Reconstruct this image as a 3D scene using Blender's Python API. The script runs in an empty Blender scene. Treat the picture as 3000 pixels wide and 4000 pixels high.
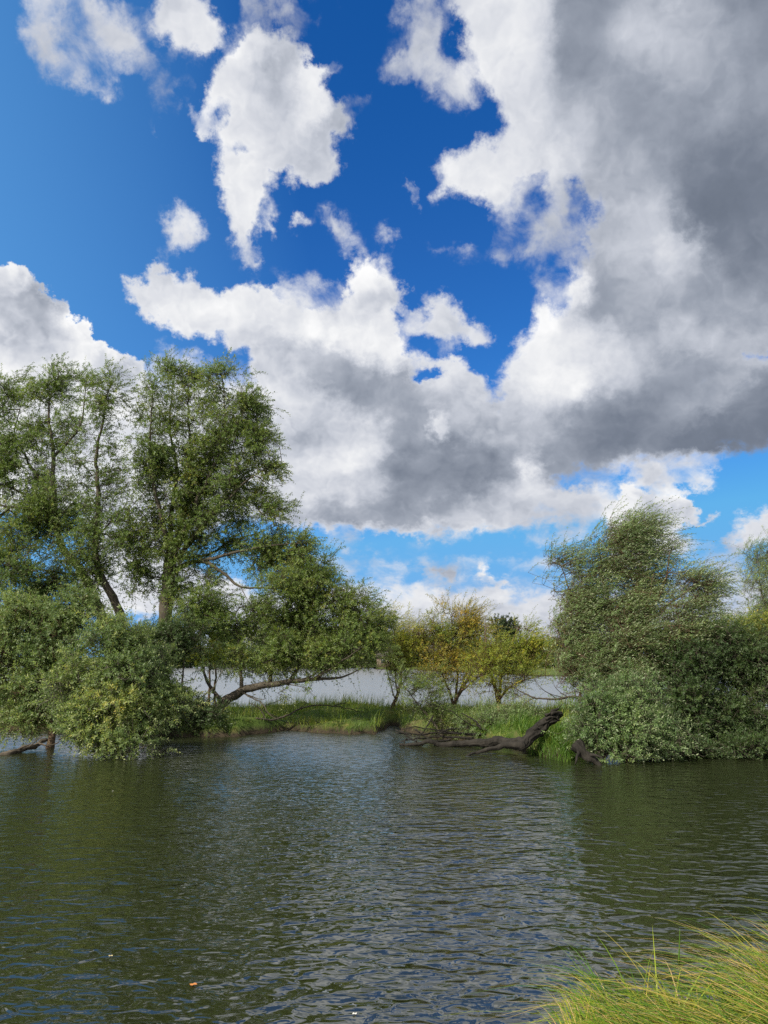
import bpy, math, random, zlib
import numpy as np
from mathutils import Vector, Matrix

rng = np.random.default_rng(11)
scene = bpy.context.scene
R = math.radians

# ------------------------------------------------------------------ camera
CAM_H = 2.3
PITCH = R(11.26)
F = 2889.0                      # focal length in photo pixels (3000 x 4000)
cam_d = bpy.data.cameras.new('camera')
cam_d.sensor_fit = 'VERTICAL'
cam_d.sensor_height = 36.0
cam_d.lens = 26.0
cam_d.clip_start = 0.05
cam_d.clip_end = 6000
cam = bpy.data.objects.new('camera', cam_d)
scene.collection.objects.link(cam)
cam.location = (0, 0, CAM_H)
cam.rotation_euler = (math.pi / 2 + PITCH, 0, 0)
scene.camera = cam

# ------------------------------------------------------------------ sun
SUN_AZ, SUN_EL = -132.0, 41.0     # degrees clockwise from the view direction (+Y)
sd = Vector((math.sin(R(SUN_AZ)) * math.cos(R(SUN_EL)), math.cos(R(SUN_AZ)) * math.cos(R(SUN_EL)), math.sin(R(SUN_EL))))
sun_d = bpy.data.lights.new('sun', 'SUN')
sun_d.energy = 5.0
sun_d.angle = R(0.53)
sun_d.color = (1.0, 0.91, 0.76)
sun = bpy.data.objects.new('sun', sun_d)
scene.collection.objects.link(sun)
sun.rotation_euler = sd.to_track_quat('Z', 'Y').to_euler()
sun.location = (-30, -10, 40)

scene.view_settings.view_transform = 'Standard'
scene.view_settings.look = 'None'
scene.view_settings.exposure = 0.35
scene.view_settings.gamma = 1.0
scene.render.engine = 'CYCLES'
scene.cycles.max_bounces = 7
scene.cycles.diffuse_bounces = 3
scene.cycles.glossy_bounces = 3
scene.cycles.transmission_bounces = 4
scene.cycles.use_denoising = False

# ------------------------------------------------------------------ node helpers
class NT:
    def __init__(s, tree):
        s.t = tree; s.n = tree.nodes; s.l = tree.links; s.n.clear()
    def node(s, typ, **kw):
        n = s.n.new(typ)
        for k, v in kw.items(): setattr(n, k, v)
        return n
    def link(s, a, b): s.l.new(a, b)
    def put(s, sock, v):
        if isinstance(v, bpy.types.NodeSocket): s.l.new(v, sock)
        elif v is not None: sock.default_value = v
    def math(s, op, a, b=None, c=None, clamp=False):
        n = s.node('ShaderNodeMath', operation=op, use_clamp=clamp)
        s.put(n.inputs[0], a); s.put(n.inputs[1], b); s.put(n.inputs[2], c)
        return n.outputs[0]
    def vmath(s, op, a, b=None, scale=None):
        n = s.node('ShaderNodeVectorMath', operation=op)
        s.put(n.inputs[0], a); s.put(n.inputs[1], b)
        if scale is not None: s.put(n.inputs['Scale'], scale)
        return n.outputs['Value'] if op in ('LENGTH', 'DOT_PRODUCT', 'DISTANCE') else n.outputs['Vector']
    def noise(s, vec, scale, detail=4, rough=0.5, dist=0.0, dim='3D', color=False, lac=2.0):
        n = s.node('ShaderNodeTexNoise', noise_dimensions=dim)
        s.put(n.inputs['Vector'], vec)
        n.inputs['Scale'].default_value = scale; n.inputs['Detail'].default_value = detail
        n.inputs['Roughness'].default_value = rough; n.inputs['Distortion'].default_value = dist
        n.inputs['Lacunarity'].default_value = lac
        return n.outputs['Color' if color else 'Fac']
    def ramp(s, fac, stops, interp='LINEAR'):
        n = s.node('ShaderNodeValToRGB')
        cr = n.color_ramp; cr.interpolation = interp
        els = cr.elements
        els[0].position = stops[0][0]; els[0].color = tuple(stops[0][1]) + ((1,) if len(stops[0][1]) == 3 else ())
        els[1].position = stops[-1][0]; els[1].color = tuple(stops[-1][1]) + ((1,) if len(stops[-1][1]) == 3 else ())
        for p, c in stops[1:-1]:
            e = els.new(p); e.color = tuple(c) + ((1,) if len(c) == 3 else ())
        s.put(n.inputs[0], fac)
        return n.outputs['Color']
    def mixc(s, fac, a, b, blend='MIX'):
        n = s.node('ShaderNodeMix', data_type='RGBA', blend_type=blend)
        s.put(n.inputs[0], fac); s.put(n.inputs[6], a); s.put(n.inputs[7], b)
        return n.outputs[2]
    def mapr(s, v, a, b, c, d, clamp=True, typ='LINEAR'):
        n = s.node('ShaderNodeMapRange', interpolation_type=typ, clamp=clamp)
        for i, x in enumerate((v, a, b, c, d)): s.put(n.inputs[i], x)
        return n.outputs[0]

# ------------------------------------------------------------------ the cloud map: what stands where in the sky, by azimuth and elevation
def px_of(az, el):
    """photo pixel of a sky direction (degrees)"""
    a, e = np.radians(az), np.radians(el)
    d = np.stack([np.sin(a) * np.cos(e), np.cos(a) * np.cos(e), np.sin(e)], -1)
    fw = d[..., 1] * math.cos(PITCH) + d[..., 2] * math.sin(PITCH)
    up = -d[..., 1] * math.sin(PITCH) + d[..., 2] * math.cos(PITCH)
    return 1500 + F * d[..., 0] / fw, 2000 - F * up / fw
AZ0, AZ1, EL0, EL1, NC, NR = -36.0, 36.0, -3.0, 47.0, 94, 60
def poly_sd(X, Y, pts):
    pts = np.array(pts, float)
    d = np.full(X.shape, 1e9); ins = np.zeros(X.shape, bool)
    for i in range(len(pts)):
        a, b = pts[i], pts[(i + 1) % len(pts)]
        e = b - a; w0, w1 = X - a[0], Y - a[1]
        t = np.clip((w0 * e[0] + w1 * e[1]) / (e @ e + 1e-9), 0, 1)
        d = np.minimum(d, np.hypot(w0 - t * e[0], w1 - t * e[1]))
        c = ((a[1] > Y) != (b[1] > Y)) & (X < (b[0] - a[0]) * (Y - a[1]) / (b[1] - a[1] + 1e-12) + a[0])
        ins ^= c
    return np.where(ins, d, -d)
def ell(X, Y, cx, cy, rx, ry, rot=0):
    c, s_ = math.cos(R(rot)), math.sin(R(rot))
    dx, dy = X - cx, Y - cy
    return np.hypot((dx * c + dy * s_) / rx, (-dx * s_ + dy * c) / ry)
# (cover, softness, feather px, polygon)
CLOUDS = [
 (.85, .75, 60, [(110,-60),(240,-60),(270,60),(250,130),(250,230),(330,280),(420,330),(415,365),(340,350),(250,300),(180,270),(115,190),(90,110)]),
 (.50, .95, 70, [(240,20),(330,60),(430,260),(400,340),(280,260),(240,140)]),
 (.82, .80, 60, [(315,-60),(450,10),(520,90),(590,190),(640,250),(600,310),(540,300),(470,270),(420,220),(360,140),(305,60)]),
 (.55, .95, 60, [(560,180),(690,260),(720,330),(650,430),(610,430),(560,300)]),
 (.95, .45, 45, [(555,35),(620,45),(620,-60),(770,-60),(805,40),(830,90),(865,150),(850,195),(790,200),(735,185),(712,230),(665,160),(600,115)]),
 (.52, .9, 50, [(850,120),(960,100),(940,190),(870,220),(770,240),(760,190)]),
 (.68, .7, 45, [(955,-60),(1150,-60),(1155,95),(1060,75),(1000,88),(960,60)]),
 (.45, .9, 50, [(1150,0),(1260,0),(1240,70),(1200,110),(1160,90)]),
 (1.0, .38, 40, [(865,215),(930,140),(985,108),(1010,93),(1060,100),(1130,93),(1152,150),(1185,200),(1192,240),(1230,252),(1285,250),(1280,300),(1262,350),(1310,400),(1365,430),(1388,490),(1370,540),(1300,560),(1325,610),(1310,670),(1230,690),(1190,712),(1130,700),(1100,672),(1082,690),(1050,720),(1075,800),(1075,880),(1045,912),(1010,850),(950,912),(900,880),(868,790),(848,700),(850,640),(860,580),(830,510),(770,512),(748,450),(720,402),(748,393),(790,440),(826,350),(828,290),(850,240)]),
 (.62, .6, 25, [(1280,250),(1330,215),(1325,265),(1280,300)]),
 (.82, .6, 40, [(635,880),(700,795),(725,830),(790,845),(803,930),(770,975),(740,960),(690,1005),(648,980),(635,930)]),
 (.8, .6, 30, [(900,925),(950,925),(985,990),(962,1015),(915,970)]),
 (.62, .8, 35, [(1245,795),(1330,840),(1385,880),(1415,970),(1400,985),(1350,920),(1335,975),(1315,920),(1270,860)]),
 (.50, .8, 30, [(1685,965),(1850,935),(1900,985),(1750,1005)]),
 (1.0, .08, 30, [(-400,960),(-200,960),(-60,1010),(20,1050),(75,1043),(130,1095),(170,1138),(230,1133),(258,1190),(290,1220),(330,1218),(348,1290),(362,1310),(400,1308),(440,1350),(460,1380),(520,1398),(560,1450),(600,1520),(650,1800),(700,2000),(-400,2000)]),
 (.62, .7, 50, [(540,1440),(620,1360),(700,1380),(760,1390),(860,1410),(1000,1440),(1000,1560),(600,1560)]),
 (.85, .5, 60, [(560,1500),(1040,1460),(1060,2060),(700,2110),(300,2110),(300,1900)]),
 (1.0, .32, 40, [(452,1122),(500,1100),(560,1085),(600,1072),(650,1053),(700,1090),(740,1097),(770,1078),(810,1110),(840,1150),(870,1142),(900,1130),(950,1080),(1000,1118),(1060,1120),(1100,1160),(1200,1190),(1300,1220),(1345,1180),(1345,1100),(1355,1040),(1392,992),(1440,1000),(1480,1050),(1520,1100),(1560,1130),(1600,1160),(1590,1220),(1545,1250),(1562,1290),(1582,1340),(1572,1400),(1600,1420),(1625,1480),(1900,1600),(2000,1600),(2150,1870),(2000,2050),(1900,2072),(1700,2092),(1500,2092),(1250,2075),(1100,2060),(1000,2060),(990,1480),(970,1400),(930,1352),(880,1312),(780,1302),(720,1312),(680,1292),(600,1242),(520,1182)]),
 (.66, .7, 50, [(1060,1080),(1110,1052),(1190,1072),(1240,1100),(1330,1150),(1330,1240),(1200,1220),(1080,1160)]),
 (.70, .6, 40, [(1440,985),(1500,975),(1530,1060),(1520,1110),(1460,1060)]),
 (.95, .5, 40, [(1550,1265),(1600,1240),(1660,1230),(1670,1150),(1700,1150),(1740,1130),(1790,1190),(1850,1250),(1920,1290),(1940,1320),(1900,1345),(1800,1345),(1680,1330),(1650,1310),(1580,1300)]),
 (.95, .35, 36, [(1600,1425),(1640,1388),(1700,1402),(1750,1384),(1800,1400),(1830,1432),(1880,1440),(1912,1480),(1912,1560),(1950,1600),(1900,1750),(1620,1700)]),
 (.70, .80, 50, [(1515,70),(1560,10),(1620,-60),(1740,-60),(1755,60),(1790,140),(1775,230),(1850,230),(1880,330),(1830,410),(1800,420),(1750,380),(1700,350),(1640,320),(1580,300),(1515,285),(1505,240),(1540,190),(1600,205),(1600,125),(1550,85)]),
 (1.0, .48, 55, [(1765,-80),(1790,70),(1812,150),(1795,240),(1850,320),(1900,340),(1945,390),(1952,480),(1965,510),(1900,545),(1870,572),(1820,612),(1770,602),(1720,640),(1703,690),(1708,740),(1770,752),(1800,742),(1870,742),(1912,790),(1920,870),(1960,800),(2020,690),(2100,680),(2150,760),(2190,800),(2230,680),(2262,750),(2315,790),(2285,870),(2275,950),(2255,1050),(2232,1090),(2205,1180),(2150,1200),(2090,1185),(2068,1220),(2058,1280),(2038,1340),(2018,1400),(1960,1490),(1925,1580),(1960,1760),(2080,1890),(2200,1862),(2280,1842),(2420,1852),(2500,1842),(2650,1832),(2750,1812),(2800,1792),(2900,1762),(3000,1742),(3500,1700),(3500,-80)]),
 (.64, .85, 50, [(1920,860),(1990,700),(2300,700),(2280,1080),(2200,1000),(2060,1030),(1960,990)]),
 (.56, .85, 40, [(2060,1070),(2150,1060),(2240,1090),(2210,1180),(2140,1190)]),
 (.9, .4, 40, [(2440,1835),(2520,1805),(2640,1842),(2760,1828),(2797,1870),(2780,1902),(2700,1922),(2600,1932),(2500,1902)]),
 (.90, .75, 50, [(1650,2095),(1750,2020),(1900,1930),(2050,1880),(2250,1880),(2400,1880),(2400,2020),(2200,2050),(2000,2068),(1800,2098)]),
 (1.0, .10, 26, [(2372,2250),(2368,2050),(2372,1960),(2400,1900),(2450,1883),(2490,1920),(2570,1952),(2650,1940),(2700,1970),(2702,1990),(2800,2022),(2790,2036),(2650,2052),(2580,2100),(2560,2250)]),
 (.85, .6, 40, [(2560,2080),(2620,2060),(2700,2112),(2750,2120),(2742,2160),(2680,2160),(2600,2200),(2500,2250)]),
 (.95, .45, 45, [(3100,1940),(3000,1975),(2930,2010),(2898,2020),(2880,2070),(2830,2122),(2808,2172),(2850,2192),(2900,2155),(2960,2125),(3100,2100)]),
 (.85, .80, 60, [(2600,2300),(2800,2240),(3100,2220),(3500,2250),(3500,2600),(2500,2600),(2500,2330)]),
 (.88, .80, 50, [(1230,2300),(1400,2258),(1550,2266),(1700,2290),(1900,2292),(2150,2312),(2400,2300),(2500,2600),(600,2600),(900,2340)]),
 (.95, .3, 30, [(1500,2420),(1560,2370),(1640,2360),(1700,2330),(1790,2335),(1850,2345),(1930,2330),(2000,2345),(2090,2340),(2170,2380),(2250,2600),(1400,2600)]),
 (.78, .8, 28, [(2080,2122),(2150,2092),(2300,2072),(2385,2030),(2385,2072),(2200,2122)]),
 (.52, .95, 40, [(1150,2190),(1500,2175),(1800,2190),(2300,2180),(2360,2240),(1800,2235),(1150,2230)]),
 (.6, .9, 40, [(2700,2215),(2900,2195),(3200,2190),(3200,2260),(2700,2260)]),
 (.52, .9, 30, [(1250,2085),(1330,2095),(1430,2135),(1400,2145),(1270,2130)]),
 (.95, .4, 40, [(380,2090),(500,2070),(640,2090),(720,2200),(1000,2330),(900,2420),(300,2420)]),
]
SPOTS = [(1172,850,24,28,.7,.6),(622,508,22,20,.55,.7),(1602,742,38,52,.6,.7),(1510,912,34,44,.5,.8),(1415,412,40,45,.40,.9),(1740,2258,52,30,.85,.5),(1870,2240,42,24,.9,.3),(1945,2285,52,24,.9,.4),(1635,2220,90,9,.6,.8)]
HOLES = [(872,440,48,38,.55),(962,565,42,40,.5),(1040,770,34,80,.45),(1678,1465,70,28,1.0),(1772,140,30,70,.8),(2085,800,50,55,.5),(2250,780,32,60,.4),(2040,920,60,50,.55),(2170,1120,30,40,.5),(2960,1395,60,40,.7),(2215,1876,55,16,.7),(1215,1925,35,14,.5),(1960,270,0.1,0.1,0),(1560,1340,20,25,.3),(470,2010,50,60,.3)]
# brightness of the cloud body: (x, y, rx, ry, rotation, value)
BRIGHT = [
 (200,150,140,220,0,.74),(450,150,160,180,40,.74),(640,330,90,100,0,.60),(720,80,140,120,0,.82),(1060,40,110,60,0,.62),
 (900,500,200,450,0,.90),(1110,260,75,150,-10,.62),(1010,420,70,130,0,.80),(1340,490,90,90,0,.55),(1250,630,120,70,0,.62),(1210,285,60,45,0,.97),(1225,430,50,50,0,.93),(1000,150,80,60,0,.98),(1130,560,70,120,0,.78),
 (200,1500,500,400,0,.90),(140,1230,80,120,-15,.55),(0,1160,70,60,0,.66),(40,1100,60,40,0,.95),(330,1280,60,60,-40,.96),(430,1440,70,35,0,.62),(200,1360,100,50,0,.72),
 (700,1180,220,110,15,.86),(1000,1250,140,150,0,.86),(1130,1240,90,60,20,.98),(1420,1080,90,90,0,.90),(1450,1190,110,60,0,.76),(1480,1330,90,90,0,.98),(1080,1450,120,120,0,.76),
 (1330,1470,240,75,22,.48),(1500,1540,150,80,20,.46),(1080,1590,120,90,0,.84),(1260,1660,60,90,0,.78),(1180,1750,130,70,0,.66),(1450,1680,70,60,0,.80),(1620,1640,140,110,0,.50),(1720,1830,190,90,0,.34),(1600,1950,240,65,0,.40),(1320,1830,110,100,0,.86),(1150,1900,120,70,0,.80),(1400,1900,90,70,0,.72),(1450,2030,220,40,0,.48),(1120,2020,130,50,0,.62),(1500,2082,400,18,0,.72),(1716,1660,24,34,0,.97),(1770,1500,110,60,0,.80),(1780,1600,90,60,0,.68),(1750,1290,160,60,0,.78),
 (1900,1980,220,60,-10,.72),(2200,1970,200,60,0,.68),
 (1650,220,130,250,0,.70),(1900,200,120,300,0,.84),(2050,120,90,180,0,.80),(2300,150,110,240,10,.43),(2480,180,140,80,0,.62),(2620,130,160,80,0,.55),(2480,330,90,130,0,.42),(2300,420,160,110,0,.57),(2750,330,260,160,0,.55),(2960,150,120,200,0,.38),(2090,430,80,120,0,.80),(2230,480,120,120,0,.62),(2850,600,260,200,0,.36),(2860,740,220,140,0,.21),(2450,640,160,130,0,.56),(2380,800,150,110,0,.62),(2100,620,120,80,0,.78),(1850,680,130,90,0,.86),(1980,760,60,60,0,.82),(2150,900,140,130,0,.60),(2460,900,110,140,0,.64),(2640,1000,80,60,-30,.76),(2650,1100,110,60,0,.62),(2950,980,140,140,0,.30),(2480,1130,170,110,0,.52),(2330,1190,80,120,0,.45),(2780,1200,170,130,0,.50),(2170,1330,140,150,0,.98),(2120,1450,110,80,0,.98),(2300,1370,90,100,0,.82),(2240,1120,40,50,0,.96),(2700,1310,90,60,0,.70),(2450,1460,80,70,0,.70),(2580,1500,170,110,0,.46),(2050,1580,130,90,0,.78),(2080,1700,130,90,0,.62),(2350,1720,230,100,0,.30),(2480,1620,170,100,0,.38),(2800,1540,160,50,-35,.55),(2920,1400,50,50,-40,.62),(2850,1720,200,70,0,.27),(2960,1600,100,80,0,.36),(2062,1812,24,30,0,.90),(2200,1800,120,60,0,.40),(2620,1870,180,50,0,.76),(2760,1840,50,40,0,.84),
 (2420,1990,60,120,0,1.0),(2600,2010,110,60,0,.68),(2660,1970,50,25,0,.84),(2640,2120,110,60,0,.78),(2950,2060,110,70,0,.84),(2860,2150,60,40,0,.62),(2900,2350,400,120,0,.66),
 (1400,2310,250,50,0,.86),(1850,2330,350,30,0,.82),(1800,2440,400,70,0,.70),(1640,2380,80,25,0,.86),(1990,2365,100,25,0,.80),(1740,2262,50,25,0,.58),(1870,2240,40,22,0,.90),(1945,2280,40,15,0,.86),(1945,2300,50,12,0,.60),
]
def sky_map():
    az = np.linspace(AZ0, AZ1, NC); el = np.linspace(EL0, EL1, NR)
    A, E = np.meshgrid(az, el)
    X, Y = px_of(A, E)
    cov = np.zeros(X.shape); soft = np.full(X.shape, .6); wsoft = np.zeros(X.shape)
    for c, s_, f, pts in CLOUDS:
        d = poly_sd(X, Y, pts)
        k = c * np.clip(0.5 + 0.5 * d / f, 0, 1)
        near = np.clip(1 + d / (1.6 * f), 0, 1) * c
        m = near > wsoft
        soft = np.where(m, s_, soft); wsoft = np.maximum(wsoft, near)
        cov = np.maximum(cov, k)
    for x, y, rx, ry, c, s_ in SPOTS:
        q = ell(X, Y, x, y, rx, ry); k = c * np.clip(1.5 - q, 0, 1)
        soft = np.where(k > cov, s_, soft); cov = np.maximum(cov, k)
    for x, y, rx, ry, c in HOLES:
        q = ell(X, Y, x, y, rx, ry); cov = cov - c * np.clip(1.5 - q, 0, 1) * cov
    num = np.full(X.shape, .78 * .01); den = np.full(X.shape, .01)
    for x, y, rx, ry, rot, v in BRIGHT:
        q = ell(X, Y, x, y, rx, ry, rot); w = np.exp(-q ** 2 * 1.1) / (rx * ry) ** .75 * 1000
        num += w * v; den += w
    return cov, num / den, soft

# ------------------------------------------------------------------ world: Nishita sky with the clouds in front of it
world = bpy.data.worlds.new('World'); scene.world = world; world.use_nodes = True
w = NT(world.node_tree)
out = w.node('ShaderNodeOutputWorld'); bg = w.node('ShaderNodeBackground')
sky = w.node('ShaderNodeTexSky', sky_type='NISHITA', sun_disc=False)
sky.sun_elevation = R(SUN_EL); sky.sun_rotation = R(SUN_AZ) % (2 * math.pi)
sky.air_density = 1.0; sky.dust_density = 0.3; sky.ozone_density = 3.0; sky.altitude = 50
tc = w.node('ShaderNodeTexCoord'); D = tc.outputs['Generated']
sep = w.node('ShaderNodeSeparateXYZ'); w.link(D, sep.inputs[0])
azim = w.math('MULTIPLY', w.math('ARCTAN2', sep.outputs[0], sep.outputs[1]), 180 / math.pi)
elev = w.math('MULTIPLY', w.math('ARCSINE', w.math('MINIMUM', sep.outputs[2], 1.0)), 180 / math.pi)
# stretched direction: clouds flatten towards the horizon
zz = w.math('POWER', w.math('MAXIMUM', sep.outputs[2], 0.0), 0.72)
cmb = w.node('ShaderNodeCombineXYZ'); w.link(sep.outputs[0], cmb.inputs[0]); w.link(sep.outputs[1], cmb.inputs[1]); w.link(w.math('MULTIPLY', zz, 1.15), cmb.inputs[2])
Dn = cmb.outputs[0]
def warp(scale, detail, amp, rough=.55):
    n = w.noise(Dn, scale, detail, rough, color=True)
    return w.vmath('SCALE', w.vmath('SUBTRACT', n, (.5, .5, .5)), scale=amp)
wp = w.vmath('ADD', warp(9.0, 2, 1.9), warp(36.0, 6, 3.2, .64))
wsp = w.node('ShaderNodeSeparateXYZ'); w.link(wp, wsp.inputs[0])
azw = w.math('ADD', azim, wsp.outputs[0]); elw = w.math('ADD', elev, wsp.outputs[1])
cov, bri, sof = sky_map()
def row_group(stops):
    g = bpy.data.node_groups.new('cloud_row', 'ShaderNodeTree')
    g.interface.new_socket('u', in_out='INPUT', socket_type='NodeSocketFloat')
    g.interface.new_socket('c', in_out='OUTPUT', socket_type='NodeSocketColor')
    n = NT(g)
    gi, go = n.node('NodeGroupInput'), n.node('NodeGroupOutput')
    n.link(n.ramp(gi.outputs[0], stops), go.inputs[0])
    return g
def chain(c0, u):
    col = None
    vrow = w.mapr(elw, EL0, EL1, 0, NR - 1, True)
    cols = range(c0, c0 + 32)
    n = len(cols)
    for i in range(NR):
        stops = [(k / (n - 1), (float(cov[i, c]), float(bri[i, c]), float(sof[i, c]))) for k, c in enumerate(cols)]
        r = w.node('ShaderNodeGroup'); r.node_tree = row_group(stops)
        # (the 1e-8 terms only make the rows evaluate one after the other)
        w.put(r.inputs[0], u if col is None else w.math('MULTIPLY_ADD', col, 1e-8, u))
        if col is None: col = r.outputs[0]
        else: col = w.mixc(w.math('SUBTRACT', w.math('MULTIPLY_ADD', col, 1e-8, vrow), float(i - 1), clamp=True), col, r.outputs[0])
    return col
def az_of(c): return AZ0 + (AZ1 - AZ0) * c / (NC - 1)
cm = None
for c0 in (0, 31, 62):
    part = chain(c0, w.mapr(azw if cm is None else w.math('MULTIPLY_ADD', cm, 1e-8, azw), az_of(c0), az_of(c0 + 31), 0, 1, True))
    cm = part if cm is None else w.mixc(w.math('GREATER_THAN', azw, az_of(c0)), cm, part)
cs = w.node('ShaderNodeSeparateColor'); w.link(cm, cs.inputs[0])
C, B, S = cs.outputs
# beyond the mapped part of the sky: unseen cloud, thickened to whiten water reflections
gen = w.mapr(w.noise(Dn, 3.2, 3, .5), .22, .44, 0.0, 1.0)
genb = w.mapr(w.noise(Dn, 5.0, 3, .5), .3, .7, .62, 1.0)
inside = w.math('MULTIPLY', w.mapr(w.math('ABSOLUTE', azim), 34, 44, 1, 0, True, 'SMOOTHSTEP'), w.mapr(elev, 45, 54, 1, 0, True, 'SMOOTHSTEP'))
def lerp(f, a, b): return w.math('ADD', a, w.math('MULTIPLY', f, w.math('SUBTRACT', b, a)))
C = lerp(inside, gen, C); B = lerp(inside, genb, B); S = lerp(inside, .4, S)
# puffs
f1 = w.noise(Dn, 24.0, 8, .60, .3)
wv = w.vmath('ADD', Dn, w.vmath('SCALE', w.vmath('SUBTRACT', w.noise(Dn, 22, 3, .55, color=True), (.5, .5, .5)), scale=.05))
def billow(vec):
    n1 = w.noise(vec, 10.0, 5, .5)
    n2 = w.math('ABSOLUTE', w.math('SUBTRACT', w.noise(vec, 30.0, 2, .5), .5))
    return w.math('SUBTRACT', n1, w.math('MULTIPLY', n2, .38))
h0 = billow(wv)
h1 = billow(w.vmath('ADD', wv, (-.022, -.004, .020)))
relief = w.math('SUBTRACT', h0, h1)
d = w.math('ADD', C, w.math('MULTIPLY', w.math('SUBTRACT', f1, .5), w.math('ADD', .42, w.math('MULTIPLY', S, 1.45))))
half_w = w.math('ADD', .085, w.math('MULTIPLY', S, .42))
alpha = w.mapr(d, w.math('SUBTRACT', .5, half_w), w.math('ADD', .54, half_w), 0, 1, True, 'SMOOTHSTEP')
alpha = w.math('MULTIPLY', alpha, w.mapr(C, .02, .3, 0, 1))
# thin rims are bright, thick bodies take the map's tone
rim = w.mapr(d, .5, .9, .14, 0.0)
crisp = w.math('MULTIPLY', w.mapr(S, .05, .6, 1.0, .35), w.mapr(B, .3, .8, .45, 1.0))
tone = w.math('ADD', w.math('ADD', B, w.math('MULTIPLY', w.math('MULTIPLY', relief, .95), crisp)), w.math('MULTIPLY', rim, w.math('SUBTRACT', 1.0, S)))
tone = w.math('ADD', tone, w.math('MULTIPLY', w.math('MULTIPLY', w.math('SUBTRACT', h0, .42), .36), w.mapr(B, .3, .8, .45, 1.0)))
ccol = w.ramp(w.math('DIVIDE', tone, 1.2), [(.08, (.11, .135, .18)), (.25, (.18, .21, .27)), (.417, (.325, .36, .43)), (.583, (.55, .58, .65)), (.70, (.71, .73, .78)), (.82, (.85, .86, .88)), (.96, (.99, .99, .99))])
SKY_K = 0.10
# the deep, clean blue of the air that day: redder light falls off faster with height
sb = w.node('ShaderNodeSeparateColor'); w.link(sky.outputs[0], sb.inputs[0])
cb = w.node('ShaderNodeCombineColor')
rr = w.math('MULTIPLY', w.math('POWER', w.math('MULTIPLY', sb.outputs[0], SKY_K / .16), 2.7), .09 / SKY_K)
gg = w.math('MINIMUM', w.math('MULTIPLY', w.math('POWER', w.math('MULTIPLY', sb.outputs[1], SKY_K / .376), 1.2), .355 / SKY_K), .44 / SKY_K)
pale = w.math('ADD', .14, w.math('MULTIPLY', w.math('POWER', 2.718, w.math('MULTIPLY', w.math('MAXIMUM', elev, 0.0), -.11)), .45))
w.link(w.math('MINIMUM', rr, w.math('MULTIPLY', gg, pale)), cb.inputs[0])
w.link(gg, cb.inputs[1])
w.link(w.math('MINIMUM', w.math('MULTIPLY', sb.outputs[2], 1.5), .82 / SKY_K), cb.inputs[2])
# paler towards the sun's side of the sky
toward = w.vmath('DOT_PRODUCT', D, (-.90, -.10, -.20))
blue = w.mixc(w.mapr(toward, -.10, .30, 0, .62), cb.outputs[0], tuple(c / SKY_K for c in (.14, .42, .82)) + (1,))
blue = w.vmath('SCALE', blue, scale=.80)
cl10 = w.vmath('SCALE', ccol, scale=.80 / SKY_K)
fin = w.mixc(alpha, blue, cl10)
w.link(fin, bg.inputs['Color']); bg.inputs['Strength'].default_value = SKY_K
w.link(bg.outputs[0], out.inputs[0])
world.cycles.sampling_method = 'MANUAL'; world.cycles.sample_map_resolution = 512

# ------------------------------------------------------------------ geometry helpers
def P(px, py, Y):
    """world point seen at photo pixel (px, py) at ground distance Y from the camera"""
    r, u = (px - 1500) / F, (2000 - py) / F
    dy = math.cos(PITCH) - u * math.sin(PITCH)
    dz = math.sin(PITCH) + u * math.cos(PITCH)
    k = Y / dy
    return np.array([r * k, Y, CAM_H + dz * k])
def YW(py, z=0.0):
    """distance at which a surface of height z shows at photo row py"""
    return (CAM_H - z) / math.tan(math.atan((py - 2000) / F) - PITCH)
def unit(v):
    return v / np.maximum(np.linalg.norm(v, axis=-1, keepdims=True), 1e-9)

def tag(o, label=None, cat=None, group=None, kind=None):
    if label: o['label'] = label
    if cat: o['category'] = cat
    if group: o['group'] = group
    if kind: o['kind'] = kind
    return o
def empty(name, loc):
    o = bpy.data.objects.new(name, None); scene.collection.objects.link(o)
    o.location = [float(c) for c in loc]; o.empty_display_size = .2
    return o
def mesh_obj(name, verts, faces, mat, parent=None, attrs=None, smooth=False):
    """verts (N,3); faces: list of (M,k) int arrays; attrs: name -> per-vertex floats"""
    verts = np.asarray(verts, np.float32)
    off = np.array(parent.location, np.float32) if parent is not None else np.zeros(3, np.float32)
    if parent is not None and parent.parent is not None: off = off + np.array(parent.parent.location, np.float32)
    me = bpy.data.meshes.new(name)
    me.vertices.add(len(verts)); me.vertices.foreach_set('co', (verts - off).ravel())
    li = np.concatenate([f.ravel() for f in faces]).astype(np.int32)
    tot = np.concatenate([np.full(len(f), f.shape[1]) for f in faces]).astype(np.int32)
    st = np.concatenate([[0], np.cumsum(tot)[:-1]]).astype(np.int32)
    me.loops.add(len(li)); me.loops.foreach_set('vertex_index', li)
    me.polygons.add(len(tot)); me.polygons.foreach_set('loop_start', st); me.polygons.foreach_set('loop_total', tot)
    if smooth: me.polygons.foreach_set('use_smooth', np.ones(len(tot), bool))
    for k, v in (attrs or {}).items():
        a = me.attributes.new(k, 'FLOAT', 'POINT'); a.data.foreach_set('value', np.asarray(v, np.float32))
    me.update(calc_edges=True)
    me.materials.append(mat)
    o = bpy.data.objects.new(name, me); scene.collection.objects.link(o)
    if parent is not None: o.parent = parent
    return o

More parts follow.
